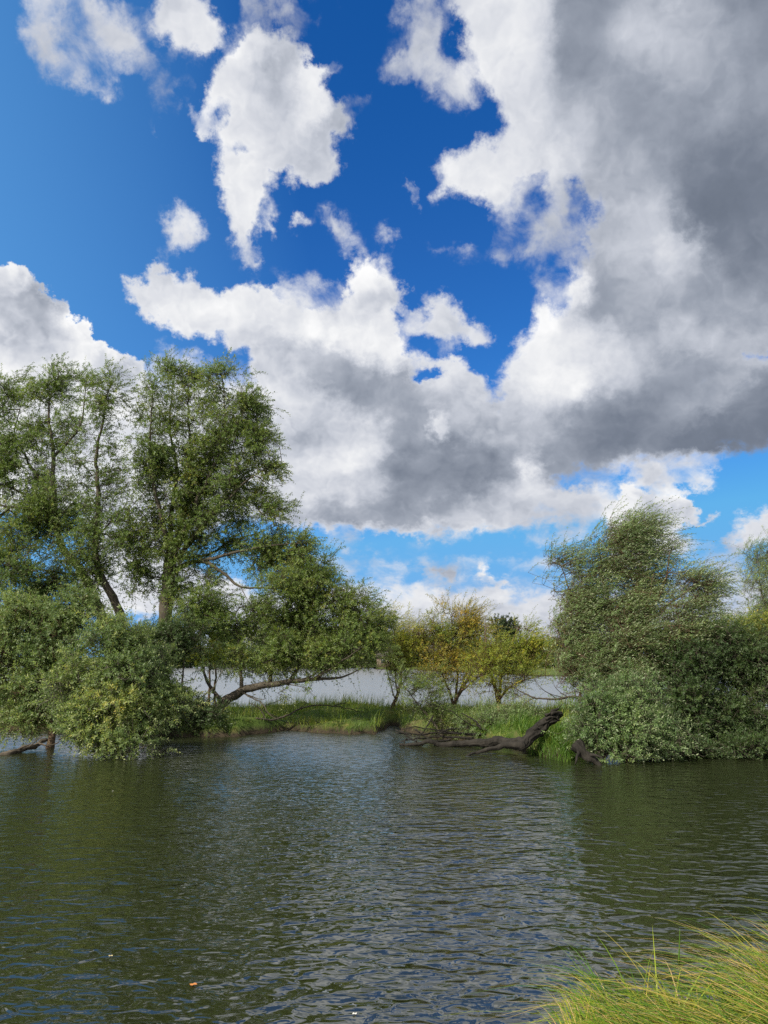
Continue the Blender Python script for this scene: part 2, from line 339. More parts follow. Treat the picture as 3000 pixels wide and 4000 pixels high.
class Geo:
    """collects pieces into one mesh"""
    def __init__(s): s.v = []; s.f = {}; s.n = 0; s.t = []
    def add(s, verts, *faces, tint=None):
        verts = np.asarray(verts, float).reshape(-1, 3)
        for f in faces:
            f = np.asarray(f, int); s.f.setdefault(f.shape[1], []).append(f + s.n)
        s.v.append(verts); s.n += len(verts)
        s.t.append(np.full(len(verts), .5) if tint is None else np.broadcast_to(np.asarray(tint, float), (len(verts),)))
    def build(s, name, mat, parent=None, smooth=False):
        return mesh_obj(name, np.concatenate(s.v), [np.concatenate(x) for x in s.f.values()], mat, parent, {'tint': np.concatenate(s.t)}, smooth)
    def tube(s, pts, radii, sides=8, rough=0.0, cap=True, flat=1.0, ridge=0.0):
        pts = np.asarray(pts, float); n = len(pts)
        radii = np.broadcast_to(np.asarray(radii, float), (n,))
        tan = unit(np.gradient(pts, axis=0))
        ref = np.array([0.31, 0.17, 0.93]) if abs(tan[0][2]) < .8 else np.array([1., .1, 0])
        a = unit(np.cross(tan, ref)); b = np.cross(tan, a)
        th = np.linspace(0, 2 * np.pi, sides, endpoint=False)
        ph = rng.uniform(0, 6.28, 4)
        tt = np.arange(n)[:, None]
        rr = radii[:, None] * (1 + rough * (.5 * np.sin(3 * th + tt * .9 + ph[0]) + .5 * np.sin(5 * th - tt * .5 + ph[1]) + .4 * np.sin(2 * th + tt * 1.7 + ph[2])) + rough * .6 * rng.normal(size=(n, sides)) * .5)
        if ridge: rr = rr * (1 + ridge * (np.abs(np.sin(4.5 * th + tt * .06 + ph[3])) - .6 + .6 * np.abs(np.sin(8 * th - tt * .09)) - .3))
        v = pts[:, None] + rr[..., None] * (np.cos(th)[None, :, None] * a[:, None] + flat * np.sin(th)[None, :, None] * b[:, None])
        i = np.arange(n - 1)[:, None] * sides; j = np.arange(sides)[None]; j2 = (j + 1) % sides
        q = np.stack([i + j, i + j2, i + sides + j2, i + sides + j], -1).reshape(-1, 4)
        fs = [q]
        if cap:
            c = np.array([pts[0], pts[-1]]); v = np.concatenate([v.reshape(-1, 3), c]); k = n * sides
            jj = np.arange(sides); j2 = (jj + 1) % sides
            fs.append(np.stack([np.full(sides, k), j2, jj], -1)); fs.append(np.stack([np.full(sides, k + 1), jj + (n - 1) * sides, j2 + (n - 1) * sides], -1))
        s.add(v.reshape(-1, 3), *fs)

def smooth_path(pts, step=.12, jit=0.0):
    """Catmull-Rom through pts, evenly resampled"""
    p = np.asarray(pts, float)
    if len(p) == 2: out = p[0] + (p[1] - p[0]) * np.linspace(0, 1, 12)[:, None]
    else:
        q = np.concatenate([[2 * p[0] - p[1]], p, [2 * p[-1] - p[-2]]]); out = []
        for i in range(1, len(q) - 2):
            t = np.linspace(0, 1, 12, endpoint=False)[:, None]
            a, b, c, d = q[i - 1], q[i], q[i + 1], q[i + 2]
            out.append(.5 * (2 * b + (c - a) * t + (2 * a - 5 * b + 4 * c - d) * t ** 2 + (3 * b - a - 3 * c + d) * t ** 3))
        out = np.concatenate(out + [p[-1:]])
    seg = np.concatenate([[0], np.cumsum(np.linalg.norm(np.diff(out, axis=0), axis=1))])
    n = max(4, int(seg[-1] / step) + 1)
    s_ = np.linspace(0, seg[-1], n)
    res = np.stack([np.interp(s_, seg, out[:, k]) for k in range(3)], -1)
    if jit and n > 4:
        nz = rng.normal(size=(n, 3)) * jit
        nz = (nz + np.roll(nz, 1, 0) + np.roll(nz, 2, 0)) / 1.7; nz[0] = 0; nz[-1] *= .3
        res = res + nz
    return res, s_ / max(seg[-1], 1e-6)

WAVES = [(unit(rng.normal(size=3)) * (2 * math.pi / L), rng.uniform(0, 6.28)) for L in (2.1, 1.7, 1.35, 1.1, .9, .75, .6, .5) for _ in range(3)]
def clump(p, scale=1.0):
    return sum(np.sin((p / scale) @ k + f) for k, f in WAVES) / len(WAVES) ** .5        # about unit variance

def span_tree(roots, rootlen, pts, bf=.35):
    """joins every point to the nearest wood: balanced minimum spanning tree. Returns parent index (into roots+pts) and join order."""
    n = len(pts)
    allp = np.concatenate([roots, pts]); plen = np.concatenate([rootlen, np.zeros(n)])
    best = np.full(n, 1e9); par = np.zeros(n, int)
    for i in range(0, n, 500):
        d = np.linalg.norm(pts[i:i + 500, None] - roots[None], axis=2)
        up = np.maximum(roots[None, :, 2] - pts[i:i + 500, None, 2], 0)
        c = d + bf * rootlen[None] + .5 * up
        k = c.argmin(1); par[i:i + 500] = k; best[i:i + 500] = c[np.arange(len(k)), k]
    done = np.zeros(n, bool); order = []
    for _ in range(n):
        i = int(np.argmin(best)); order.append(i); done[i] = True
        j = par[i]; plen[len(roots) + i] = plen[j] + np.linalg.norm(allp[j] - pts[i])
        best[i] = 1e9
        dv = pts - pts[i]
        c = np.sqrt((dv * dv).sum(1)) + bf * plen[len(roots) + i]
        m = (c < best) & ~done
        best[m] = c[m]; par[m] = len(roots) + i
    return par, order

def edges_mesh(A, B, ra, rb):
    """three-sided tapered twigs from A to B"""
    t = unit(B - A); ref = np.where(np.abs(t[:, 2:3]) < .85, np.array([[0, 0, 1.]]), np.array([[1., 0, 0]]))
    a = unit(np.cross(t, ref)); b = np.cross(t, a)
    v = []
    for base, r in ((A, ra), (B, rb)):
        for k in range(3):
            th = k * 2.0944
            v.append(base + r[:, None] * (math.cos(th) * a + math.sin(th) * b))
    v = np.stack(v, 1)
    f = np.array([[0, 1, 4, 3], [1, 2, 5, 4], [2, 0, 3, 5]])
    q = (np.arange(len(A))[:, None, None] * 6 + f[None]).reshape(-1, 4)
    return v.reshape(-1, 3), q

def leaves_mesh(pos, axis, nrm, L, W):
    """pointed leaves folded along the midrib"""
    side = unit(np.cross(axis, nrm)); up = np.cross(side, axis)
    L = L[:, None]; W = W[:, None]
    v = np.stack([pos, pos + axis * L * .42 + side * W * .5 + up * W * .18, pos + axis * L - up * L * .08, pos + axis * L * .42 - side * W * .5 + up * W * .18], 1)
    k = np.arange(len(pos))[:, None] * 4
    f = np.concatenate([k + np.array([[0, 1, 2]]), k + np.array([[0, 2, 3]])])
    return v.reshape(-1, 3), f

def make_tree(name, label, cat, group, base, Y, limbs, lobes, bark, leafmat, leaf=(.085, .02), shoot=(.45, .9), nleaf=16,
              dens=110, sub=3, spread=.13, wind=(.15, 0, 0), up=.45, outw=.7, droop=.25, gap=.35, depth_k=.9, tone=0.0, tonevar=.16, bare=None, split=0, srad=.55, twig=.0045, curl=.0, topy=None):
    """limbs: ([(px, py, dY), ...], r0, r1); lobes: (px, py, dY, rx, ry, density)"""
    global rng
    rng = np.random.default_rng(zlib.crc32(label.encode()))
    root = empty(name, base)
    tag(root, label, cat, group)
    wood = Geo(); roots = []; rl = []
    for pts, r0, r1 in limbs:
        p3 = [P(x, y, Y + dy) for x, y, dy in pts]
        path, t = smooth_path(p3, .14, .015 + .02 * min(r0, .2))
        rad = r0 + (r1 - r0) * t ** .8
        if r0 > .06: rad[:3] *= np.array([1.18, 1.08, 1.03])
        wood.tube(path, rad, 9 if r0 > .08 else 6, .10 if r0 > .08 else .06)
        roots.append(path[1:]); rl.append(np.linspace(.4, 1, len(path) - 1) * .3)
    roots = np.concatenate(roots); rl = np.concatenate(rl)
    S = []; OUT = []; DT = []
    if split:
        sub_l = []
        for x, y, dy, rx, ry, de in lobes:
            for k_ in range(split):
                dr = unit(rng.normal(size=3)) * rng.uniform(.35, .8)
                f = srad * rng.uniform(.75, 1.25)
                sub_l.append((x + dr[0] * rx, y + dr[2] * ry, dy + dr[1] * .8 * (rx + ry) * .5 * Y / F, rx * f, ry * f, de * 1.12 / split / srad ** 2 * rng.uniform(.7, 1.3)))
        lobes = [(x, y, dy, rx, ry, de * .42) for x, y, dy, rx, ry, de in lobes] + [(x, y, dy, rx, ry, de * .62) for x, y, dy, rx, ry, de in sub_l]
    for x, y, dy, rx, ry, de in lobes:
        c = P(x, y, Y + dy); k = math.hypot(c[1], c[2]) / F * 1.0
        ax, az_ = rx * k, ry * k; ay = depth_k * .5 * (ax + az_)
        n = int(dens * de * math.pi * ax * az_)
        m = int(n * 1.9) + 4
        dr = unit(rng.normal(size=(m, 3))); u = rng.uniform(size=(m, 1)) ** (1 / 2.1)
        wob = 1 + .30 * clump(dr * 1.2 + c, 1.0)[:, None]
        q = c + dr * u * wob * np.array([ax, ay, az_])
        ok = clump(q, .9) > np.quantile(clump(q, .9), gap * .9) if gap else np.ones(m, bool)
        q, dr = q[ok][:n], dr[ok][:n]
        S.append(q); OUT.append(dr * np.array([1, 1, 1.])); DT.append(np.full(len(q), rng.normal() * .08))
    S = np.concatenate(S); OUT = np.concatenate(OUT); DT = np.concatenate(DT)
    ok = S[:, 2] > .06; S, OUT, DT = S[ok], OUT[ok], DT[ok]
    n = len(S)
    par, order = span_tree(roots, rl, S)
    nr = len(roots); cnt = np.ones(n)
    for i in reversed(order):
        if par[i] >= nr: cnt[par[i] - nr] += cnt[i]
    allp = np.concatenate([roots, S])
    rt = np.minimum(twig * cnt ** .42, .055)
    pr = par - nr
    ra = np.where(pr >= 0, np.minimum(rt[np.maximum(pr, 0)], rt * 1.6), rt * 1.35)
    v, q = edges_mesh(allp[par], S, ra, rt); wood.add(v, q)
    # shoots: a few around every joined node
    if sub > 1:
        S0 = np.repeat(S, sub, 0); OUT = np.repeat(OUT, sub, 0); DT = np.repeat(DT, sub, 0)
        S = S0 + rng.normal(size=S0.shape) * spread; S[::sub] = S0[::sub]
        S[:, 2] = np.maximum(S[:, 2], .08)
        mk = np.linalg.norm(S - S0, axis=1) > .01
        v, q = edges_mesh(S0[mk], S[mk], np.full(mk.sum(), twig * 1.1), np.full(mk.sum(), twig * .9)); wood.add(v, q)
        n = len(S)
    L = rng.uniform(shoot[0], shoot[1], n); L = np.where(rng.uniform(size=n) < .07, L * rng.uniform(1.4, 2.1, n), L)
    d = unit(OUT * outw + np.array([0, 0, up]) + np.array(wind) + rng.normal(size=(n, 3)) * .42)
    wv_ = np.array(wind)
    def at(t):
        return S[:, None] + (d * L[:, None])[:, None] * t[..., None] + ((np.array([0, 0, -1.]) * droop + wv_ * curl) * L[:, None])[:, None] * (t ** 2)[..., None]
    ts = np.linspace(0, 1, 4)
    pts = at(np.broadcast_to(ts, (n, 4)))
    for k in range(3):
        v, q = edges_mesh(pts[:, k], pts[:, k + 1], np.full(n, twig * (.9 - .22 * k)), np.full(n, twig * (.68 - .22 * k))); wood.add(v, q)
    wood.build('trunk', bark, root, smooth=True)
    t = np.clip((np.arange(nleaf)[None] + rng.uniform(0, 1, (n, nleaf))) / nleaf * .88 + .14, 0, 1)
    lp = at(t)
    tang = unit(d[:, None] + 2 * t[..., None] * (np.array([0, 0, -1.]) * droop + wv_ * curl))
    ang = (np.arange(nleaf) * 2.4)[None] + rng.uniform(0, 6.28, (n, 1)) + rng.normal(size=(n, nleaf)) * .3
    ref = unit(np.cross(tang, np.array([.21, .13, .97]))); bi = np.cross(tang, ref)
    rad = np.cos(ang)[..., None] * ref + np.sin(ang)[..., None] * bi
    axis = unit(tang * .7 + rad * .9 + np.array([0, 0, -.12]) + wv_ * .8 * (.5 + curl))
    nrm = unit(np.cross(np.cross(axis, tang + .01), axis) * 1.0 + np.array([0, 0, .55]) + rng.normal(size=axis.shape) * .35)
    ll = leaf[0] * rng.uniform(.65, 1.15, (n, nleaf)) * (1 - .35 * np.clip((t - .75) / .25, 0, 1)); lw = leaf[1] * rng.uniform(.8, 1.2, (n, nleaf))
    V, Fc = leaves_mesh(lp.reshape(-1, 3), axis.reshape(-1, 3), nrm.reshape(-1, 3), ll.ravel(), lw.ravel())
    tn = .42 + tone + DT + tonevar * clump(S, 1.6) * .5 + rng.normal(size=n) * tonevar * .4
    tn = (tn[:, None] + rng.normal(size=(n, nleaf)) * .10).ravel()
    V = np.maximum(V, np.array([-1e9, -1e9, .015]))
    mesh_obj('crown', V, [Fc], leafmat, root, {'tint': np.repeat(np.clip(tn, 0, 1), 4)})
    STATS.append((name, n, n * nleaf))
    return root
STATS = []

# ------------------------------------------------------------------ materials
def new_mat(name):
    m = bpy.data.materials.new(name); m.use_nodes = True
    n = NT(m.node_tree); o = n.node('ShaderNodeOutputMaterial')
    return m, n, o
def attr(n, name):
    a = n.node('ShaderNodeAttribute', attribute_name=name); return a.outputs['Fac']
def leaf_mat(name, stops, under, trans=.42, rough=.45, tk=1.5):
    """leaves: tint runs through stops, paler undersides, light shining through"""
    m, n, o = new_mat(name)
    c = n.ramp(attr(n, 'tint'), stops)
    geo = n.node('ShaderNodeNewGeometry')
    c2 = n.mixc(geo.outputs['Backfacing'], c, n.mixc(.6, c, tuple(under) + (1,)))
    p = n.node('ShaderNodeBsdfPrincipled'); n.link(c2, p.inputs['Base Color']); p.inputs['Roughness'].default_value = rough
    p.inputs['Specular IOR Level'].default_value = .45
    t = n.node('ShaderNodeBsdfTranslucent'); n.link(n.mixc(1.0, c, (tk * 1.05, tk * 1.1, tk * .6, 1), 'MULTIPLY'), t.inputs['Color'])
    mx = n.node('ShaderNodeMixShader'); mx.inputs[0].default_value = trans
    n.link(p.outputs[0], mx.inputs[1]); n.link(t.outputs[0], mx.inputs[2]); n.link(mx.outputs[0], o.inputs[0])
    return m
def bark_mat(name, c1, c2, scale=18, bump=.012):
    m, n, o = new_mat(name)
    tcn = n.node('ShaderNodeTexCoord'); ob = tcn.outputs['Object']
    mp = n.vmath('MULTIPLY', ob, (1, 1, .35))
    a = n.noise(mp, scale, 5, .6); b = n.noise(ob, 2.2, 3)
    c = n.ramp(n.math('ADD', n.math('MULTIPLY', a, .7), n.math('MULTIPLY', b, .3)), [(.3, c1), (.7, c2)])
    p = n.node('ShaderNodeBsdfPrincipled'); n.link(c, p.inputs['Base Color']); p.inputs['Roughness'].default_value = .85; p.inputs['Specular IOR Level'].default_value = .2
    bp = n.node('ShaderNodeBump'); bp.inputs['Distance'].default_value = bump; bp.inputs['Strength'].default_value = .9
    n.link(a, bp.inputs['Height']); n.link(bp.outputs[0], p.inputs['Normal']); n.link(p.outputs[0], o.inputs[0])
    return m
M_willow = leaf_mat('willow_leaves', [(0, (0.056, 0.100, 0.021)), (.35, (0.103, 0.168, 0.037)), (.65, (0.174, 0.231, 0.046)), (1, (0.397, 0.324, 0.047))], (0.317, 0.342, 0.160))
M_osier = leaf_mat('osier_leaves', [(0, (0.070, 0.123, 0.041)), (.4, (0.137, 0.202, 0.070)), (.7, (0.233, 0.289, 0.086)), (1, (0.466, 0.404, 0.086))], (0.466, 0.508, 0.273))
M_silver = leaf_mat('silver_willow_leaves', [(0, (0.075, 0.138, 0.050)), (.4, (0.142, 0.224, 0.080)), (.7, (0.225, 0.312, 0.117)), (1, (0.376, 0.402, 0.134))], (0.564, 0.600, 0.416), rough=.38)
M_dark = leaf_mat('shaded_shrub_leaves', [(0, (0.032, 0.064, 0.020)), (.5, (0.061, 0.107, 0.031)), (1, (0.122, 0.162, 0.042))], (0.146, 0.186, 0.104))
M_yellow = leaf_mat('yellowing_willow_leaves', [(0, (0.110, 0.174, 0.023)), (.4, (0.236, 0.296, 0.032)), (.7, (0.437, 0.401, 0.037)), (1, (0.600, 0.436, 0.046))], (0.510, 0.523, 0.129), trans=.42)
M_orange = leaf_mat('autumn_willow_leaves', [(0, (0.091, 0.170, 0.025)), (.35, (0.226, 0.262, 0.035)), (.65, (0.373, 0.293, 0.035)), (1, (0.475, 0.309, 0.040))], (0.339, 0.371, 0.119), trans=.42)
M_oak = leaf_mat('far_tree_leaves', [(0, (0.021, 0.038, 0.015)), (.5, (0.038, 0.063, 0.023)), (1, (0.082, 0.101, 0.030))], (0.058, 0.086, 0.038), trans=.2, rough=.6)
M_farlight = leaf_mat('far_willow_leaves', [(0, (0.054, 0.090, 0.036)), (.5, (0.102, 0.144, 0.054)), (1, (0.192, 0.204, 0.060))], (0.144, 0.180, 0.108), trans=.25, rough=.6)
M_bark = bark_mat('willow_bark', (.035, .030, .022), (.115, .10, .078))
M_barkpale = bark_mat('grey_willow_bark', (.075, .068, .055), (.19, .175, .145))
M_barkwarm = bark_mat('brown_willow_bark', (.06, .042, .028), (.16, .11, .07))
M_rot = bark_mat('rotten_wood', (.008, .0075, .006), (.038, .034, .029), 7, .06)
M_drift = bark_mat('driftwood', (.04, .032, .024), (.13, .11, .085), 14, .02)

# ------------------------------------------------------------------ the ground: one sheet with river bed, spit, far shore and near bank
def edge_fn(pxs):
    pts = np.array([[P(x, y, YW(y))[0], YW(y)] for x, y in pxs])
    return pts
NEAR_EDGE = edge_fn([(-1600,2850),(-300,2858),(0,2860),(150,2866),(300,2872),(620,2882),(850,2884),(1000,2872),(1100,2860),(1300,2868),(1470,2874),(1530,2838),(1590,2868),(1700,2885),(1850,2905),(2030,2925),(2060,2950),(2200,2976),(2280,2972),(2350,2940),(2450,2918),(2600,2912),(2800,2912),(3000,2915),(3400,2930),(4600,2960)])
def smoothstep(a, b, x):
    t = np.clip((x - a) / (b - a), 0, 1); return t * t * (3 - 2 * t)
def ground_h(x, y):
    x, y = np.asarray(x, float), np.asarray(y, float)
    wob = .25 * np.sin(x * 1.9 + 1) + .18 * np.sin(x * 4.3 + y * .7)
    yn = np.interp(x, NEAR_EDGE[:, 0], NEAR_EDGE[:, 1]) + wob * .5 + .22 * np.sin(x * 6.1 + 2 * np.sin(x * 1.3))
    yf = np.interp(x, [-40, -15.5, -12, 4, 9, 40], [75, 62, 35, 34, 31, 30]) + wob
    t = np.minimum(y - yn, (yf - y) * .45)
    spit = -.75 + 1.08 * smoothstep(-.55, .85, t) + (.10 * np.sin(x * .8 + y * .5) + .09 * np.sin(x * 1.9 - y * .9 + 1.2)) * smoothstep(0, 1.2, t)
    ys = np.interp(x, [-400, -60, -6, 6, 21, 60, 400], [300, 240, 186, 160, 104, 92, 90])
    far = -.75 + 1.15 * smoothstep(-2, 3, y - ys) + np.clip((y - ys - 20) * .006, 0, 5)
    yb = np.interp(x, [-40, .72, 1.0, 1.6, 40], [2.2, 2.6, 4.85, 5.15, 5.3])
    bank = -.75 + 1.05 * smoothstep(-.35, .45, yb - y + .08 * np.sin(x * 3.1)) + .3 * smoothstep(.8, 3.5, yb - y)
    return np.maximum(np.maximum(spit, far), bank) + .03 * np.sin(x * 3.3 + 2 * np.sin(y * 2.1)) + .02 * np.sin(y * 5.1 + x)
def axis_pts(fine, lo, hi, out_lo, out_hi):
    a = list(np.arange(lo, hi, fine)); s_ = fine; v = hi
    while v < out_hi: a.append(v); s_ *= 1.22; v += s_
    a.append(out_hi); s_ = fine; v = lo; pre = []
    while v > out_lo: s_ *= 1.22; v -= s_; pre.append(max(v, out_lo))
    return np.array(sorted(set(pre)) + a)
def grid_mesh(xs, ys, zf):
    X, Y = np.meshgrid(xs, ys); Z = zf(X, Y)
    nx, ny = len(xs), len(ys)
    i = (np.arange(ny - 1)[:, None] * nx + np.arange(nx - 1)[None]).ravel()
    return np.stack([X, Y, Z], -1).reshape(-1, 3), np.stack([i, i + 1, i + nx + 1, i + nx], -1)
m, n, o = new_mat('bank_soil_and_turf')
tcn = n.node('ShaderNodeTexCoord'); ob = tcn.outputs['Object']
sp = n.node('ShaderNodeSeparateXYZ'); n.link(ob, sp.inputs[0])
turf = n.ramp(n.noise(ob, 1.6, 6, .65), [(.3, (.035, .06, .014)), (.5, (.07, .11, .022)), (.68, (.15, .15, .04))])
turf = n.mixc(n.mapr(n.noise(ob, .55, 4, .6), .55, .7, 0, .75), turf, (.13, .095, .05, 1))
mud = n.ramp(n.noise(ob, 5, 5, .6), [(.3, (.022, .018, .012)), (.7, (.06, .048, .032))])
c = n.mixc(n.mapr(n.math('ADD', sp.outputs[2], n.math('MULTIPLY', n.noise(ob, 3, 3), .2)), .18, .36, 0, 1), mud, turf)
p = n.node('ShaderNodeBsdfPrincipled'); n.link(c, p.inputs['Base Color']); p.inputs['Roughness'].default_value = .9; p.inputs['Specular IOR Level'].default_value = .15
bp = n.node('ShaderNodeBump'); bp.inputs['Distance'].default_value = .05; n.link(n.noise(ob, 9, 6, .65), bp.inputs['Height']); n.link(bp.outputs[0], p.inputs['Normal'])
n.link(p.outputs[0], o.inputs[0]); M_ground = m
v, q = grid_mesh(axis_pts(.3, -24, 22, -900, 900), axis_pts(.3, 0, 48, -60, 1500), ground_h)
tag(mesh_obj('ground', v, [q], M_ground, smooth=True), kind='structure')

# ------------------------------------------------------------------ water
m, n, o = new_mat('murky_water')
tcn = n.node('ShaderNodeTexCoord'); ob = tcn.outputs['Object']
def wave(rot, sx, sy, scale, detail, rough, dist=0.):
    mp = n.node('ShaderNodeMapping'); n.link(ob, mp.inputs[0]); mp.inputs['Rotation'].default_value = (0, 0, R(rot)); mp.inputs['Scale'].default_value = (sx, sy, 1)
    return n.noise(mp.outputs[0], scale, detail, rough, dist)
gust = n.mapr(n.noise(ob, .16, 3, .5), .35, .65, .55, 1.25)
w1 = wave(-9, .8, 1.25, 2.4, 1, .5, .5)
w2 = wave(12, .85, 1.35, 5.6, 1, .5, .6)
w3 = wave(-25, .8, 1.2, 12.0, 1, .5)
spw = n.node('ShaderNodeSeparateXYZ'); n.link(ob, spw.inputs[0])
hgt = n.math('ADD', n.math('MULTIPLY', w1, 1.0), n.math('ADD', n.math('MULTIPLY', w2, .62), n.math('MULTIPLY', w3, .07)))
hgt = n.math('MULTIPLY', hgt, n.mapr(spw.outputs[1], 6, 22, .55, .5))
bp = n.node('ShaderNodeBump'); bp.inputs['Strength'].default_value = 1.0
n.link(n.math('MULTIPLY', hgt, gust), bp.inputs['Height']); bp.inputs['Distance'].default_value = .085
p = n.node('ShaderNodeBsdfPrincipled')
n.link(n.mixc(n.mapr(spw.outputs[1], 30, 36, 0, 1), (.015, .019, .007, 1), (.17, .18, .18, 1)), p.inputs['Base Color'])   # dark river, the lake's sky sheen painted in as a paler base colour

n.link(n.mapr(spw.outputs[1], 6, 32, .03, .30), p.inputs['Roughness'])     # open, wind-ruffled lake
p.inputs['IOR'].default_value = 2.3
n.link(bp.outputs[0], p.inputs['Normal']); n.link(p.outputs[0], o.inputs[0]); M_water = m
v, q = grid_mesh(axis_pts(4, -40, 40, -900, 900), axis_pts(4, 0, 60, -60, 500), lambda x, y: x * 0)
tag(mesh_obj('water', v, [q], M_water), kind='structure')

# ------------------------------------------------------------------ grass
def grass_mat(name, stops, trans=.35):
    m, n, o = new_mat(name)
    c = n.ramp(attr(n, 'tint'), stops)
    p = n.node('ShaderNodeBsdfPrincipled'); n.link(c, p.inputs['Base Color']); p.inputs['Roughness'].default_value = .5; p.inputs['Specular IOR Level'].default_value = .3
    t = n.node('ShaderNodeBsdfTranslucent'); n.link(n.mixc(1.0, c, (1.3, 1.35, .7, 1), 'MULTIPLY'), t.inputs['Color'])
    mx = n.node('ShaderNodeMixShader'); mx.inputs[0].default_value = trans
    n.link(p.outputs[0], mx.inputs[1]); n.link(t.outputs[0], mx.inputs[2]); n.link(mx.outputs[0], o.inputs[0]); return m
M_grass = grass_mat('spit_grass', [(0, (.06, .12, .018)), (.4, (.14, .22, .028)), (.7, (.28, .30, .05)), (1, (.40, .32, .12))])
M_reed = grass_mat('reed_grass', [(0, (.05, .12, .022)), (.5, (.10, .20, .03)), (1, (.22, .26, .06))])
M_sedge = grass_mat('sedge_blades', [(0, (.03, .09, .008)), (.3, (.12, .26, .015)), (.55, (.32, .36, .03)), (.78, (.46, .32, .08)), (1, (.58, .42, .20))], .3)
def blades(name, base, H, W, head, lean, bend, tint, mat, seg=3, twist=None, parent=None):
    """grass blades: base (N,3), heading angle, lean and bend (fractions of height along heading)"""
    N = len(base); dirv = np.stack([np.cos(head), np.sin(head), np.zeros(N)], -1)
    face = head + np.pi / 2 + (rng.normal(size=N) * .6 if twist is None else twist)
    sd_ = np.stack([np.cos(face), np.sin(face), np.zeros(N)], -1)
    vs = []; ts = np.linspace(0, 1, seg + 1)
    for t in ts:
        c = base + dirv * (H * (lean * t + bend * t ** 2.2))[:, None] + np.array([0, 0, 1.])[None] * (H * (t * np.sqrt(np.maximum(1 - .45 * np.minimum(lean, 1.2) ** 2, .2)) - .5 * bend * t ** 3))[:, None]
        wd = W * (1 - t) ** .6 * (.75 + .5 * t * (1 - t) * 2)
        if t == 1: vs.append(c[:, None])
        else: vs.append(np.stack([c - sd_ * wd[:, None] * .5, c + sd_ * wd[:, None] * .5], 1))
    v = np.concatenate(vs, 1); k = v.shape[1]
    b = np.arange(N)[:, None] * k
    q = np.concatenate([b + np.array([[2 * i, 2 * i + 1, 2 * i + 3, 2 * i + 2]]) for i in range(seg - 1)])
    tr = b + np.array([[2 * seg - 2, 2 * seg - 1, 2 * seg]])
    V = v.reshape(-1, 3)
    return mesh_obj(name, V, [q, tr], mat, parent, {'tint': np.repeat(np.clip(tint, 0, 1), k)})
def scatter(n, x0, x1, y0, y1, zmin=.10):
    x = rng.uniform(x0, x1, n); y = rng.uniform(y0, y1, n); z = ground_h(x, y)
    k = z > zmin; return np.stack([x, y, z - .02], -1)[k]
b = np.concatenate([scatter(60000, -8, 11, 16, 35, .02), scatter(14000, -22, -8, 22, 48, .05), scatter(9000, 11, 16, 14, 30, .05)])
b = b[~((b[:, 0] > P(2300, 2900, 19)[0]) & (b[:, 1] < 22))]
b = b[clump(b * np.array([1, 1, 0]) + 5, .8) > -1.0]
cl = clump(b * np.array([1, 1, 0]), .7); N = len(b)
edge = smoothstep(.42, .12, b[:, 2])
H = np.clip(.10 + .05 * cl + .11 * np.maximum(cl, 0) ** 2 + rng.exponential(.05, N) + .08 * edge * (1 + cl), .04, .7)
tint = .40 + .22 * clump(b * np.array([1, 1, 0]), 1.5) + rng.normal(size=N) * .14 + .10 * (b[:, 0] < -4) - .12 * edge
tag(blades('spit_grass', b, H, np.full(N, .016), rng.normal(.4, 1.6, N), np.abs(rng.normal(.25, .2, N)), np.abs(rng.normal(.3, .25, N)), tint, M_grass, 2), 'short green grass covering the low spit between river and lake', 'grass', kind='stuff')
# taller weeds and straw on the lake side of the spit
b = scatter(9000, -5.5, 10, 28, 34.2, .02); cl = clump(b * np.array([1, 1, 0]), .8); b = b[cl > .35]; N = len(b)
tag(blades('tall_weeds', b, rng.uniform(.3, .75, N), np.full(N, .014), rng.normal(.3, 1.2, N), np.abs(rng.normal(.12, .1, N)), np.abs(rng.normal(.2, .15, N)), .5 + rng.normal(size=N) * .2, M_grass, 3), 'tall seeding weeds along the lake edge of the spit', 'weeds', kind='stuff')
# reed grass in front of the fallen trunk
pts = []
for _ in range(9000):
    x, y = rng.uniform(1860, 2290), rng.uniform(2830, 2975)
    Yd = YW(y, .1); w_ = P(x, y, Yd); z = ground_h(w_[0], w_[1])
    if z > -.25 and ((y > 2880 and ((x - 2170) / 115) ** 2 + ((y - 2925) / 60) ** 2 < 1) or ((x - 1970) / 110) ** 2 + ((y - 2880) / 45) ** 2 < 1): pts.append((w_[0], w_[1], max(z, 0) - .02))
b = np.array(pts); N = len(b)
tag(blades('reed_grass', b, rng.uniform(.2, .5, N) * np.where(b[:, 0] < P(2060, 2890, 19)[0], .55, 1.0), np.full(N, .018), rng.normal(-1.2, 1.3, N), np.abs(rng.normal(.22, .15, N)), np.abs(rng.normal(.45, .25, N)), .45 + rng.normal(size=N) * .2, M_reed, 4), 'bright green reed grass hanging over the water below the fallen trunk', 'reed grass', kind='stuff')
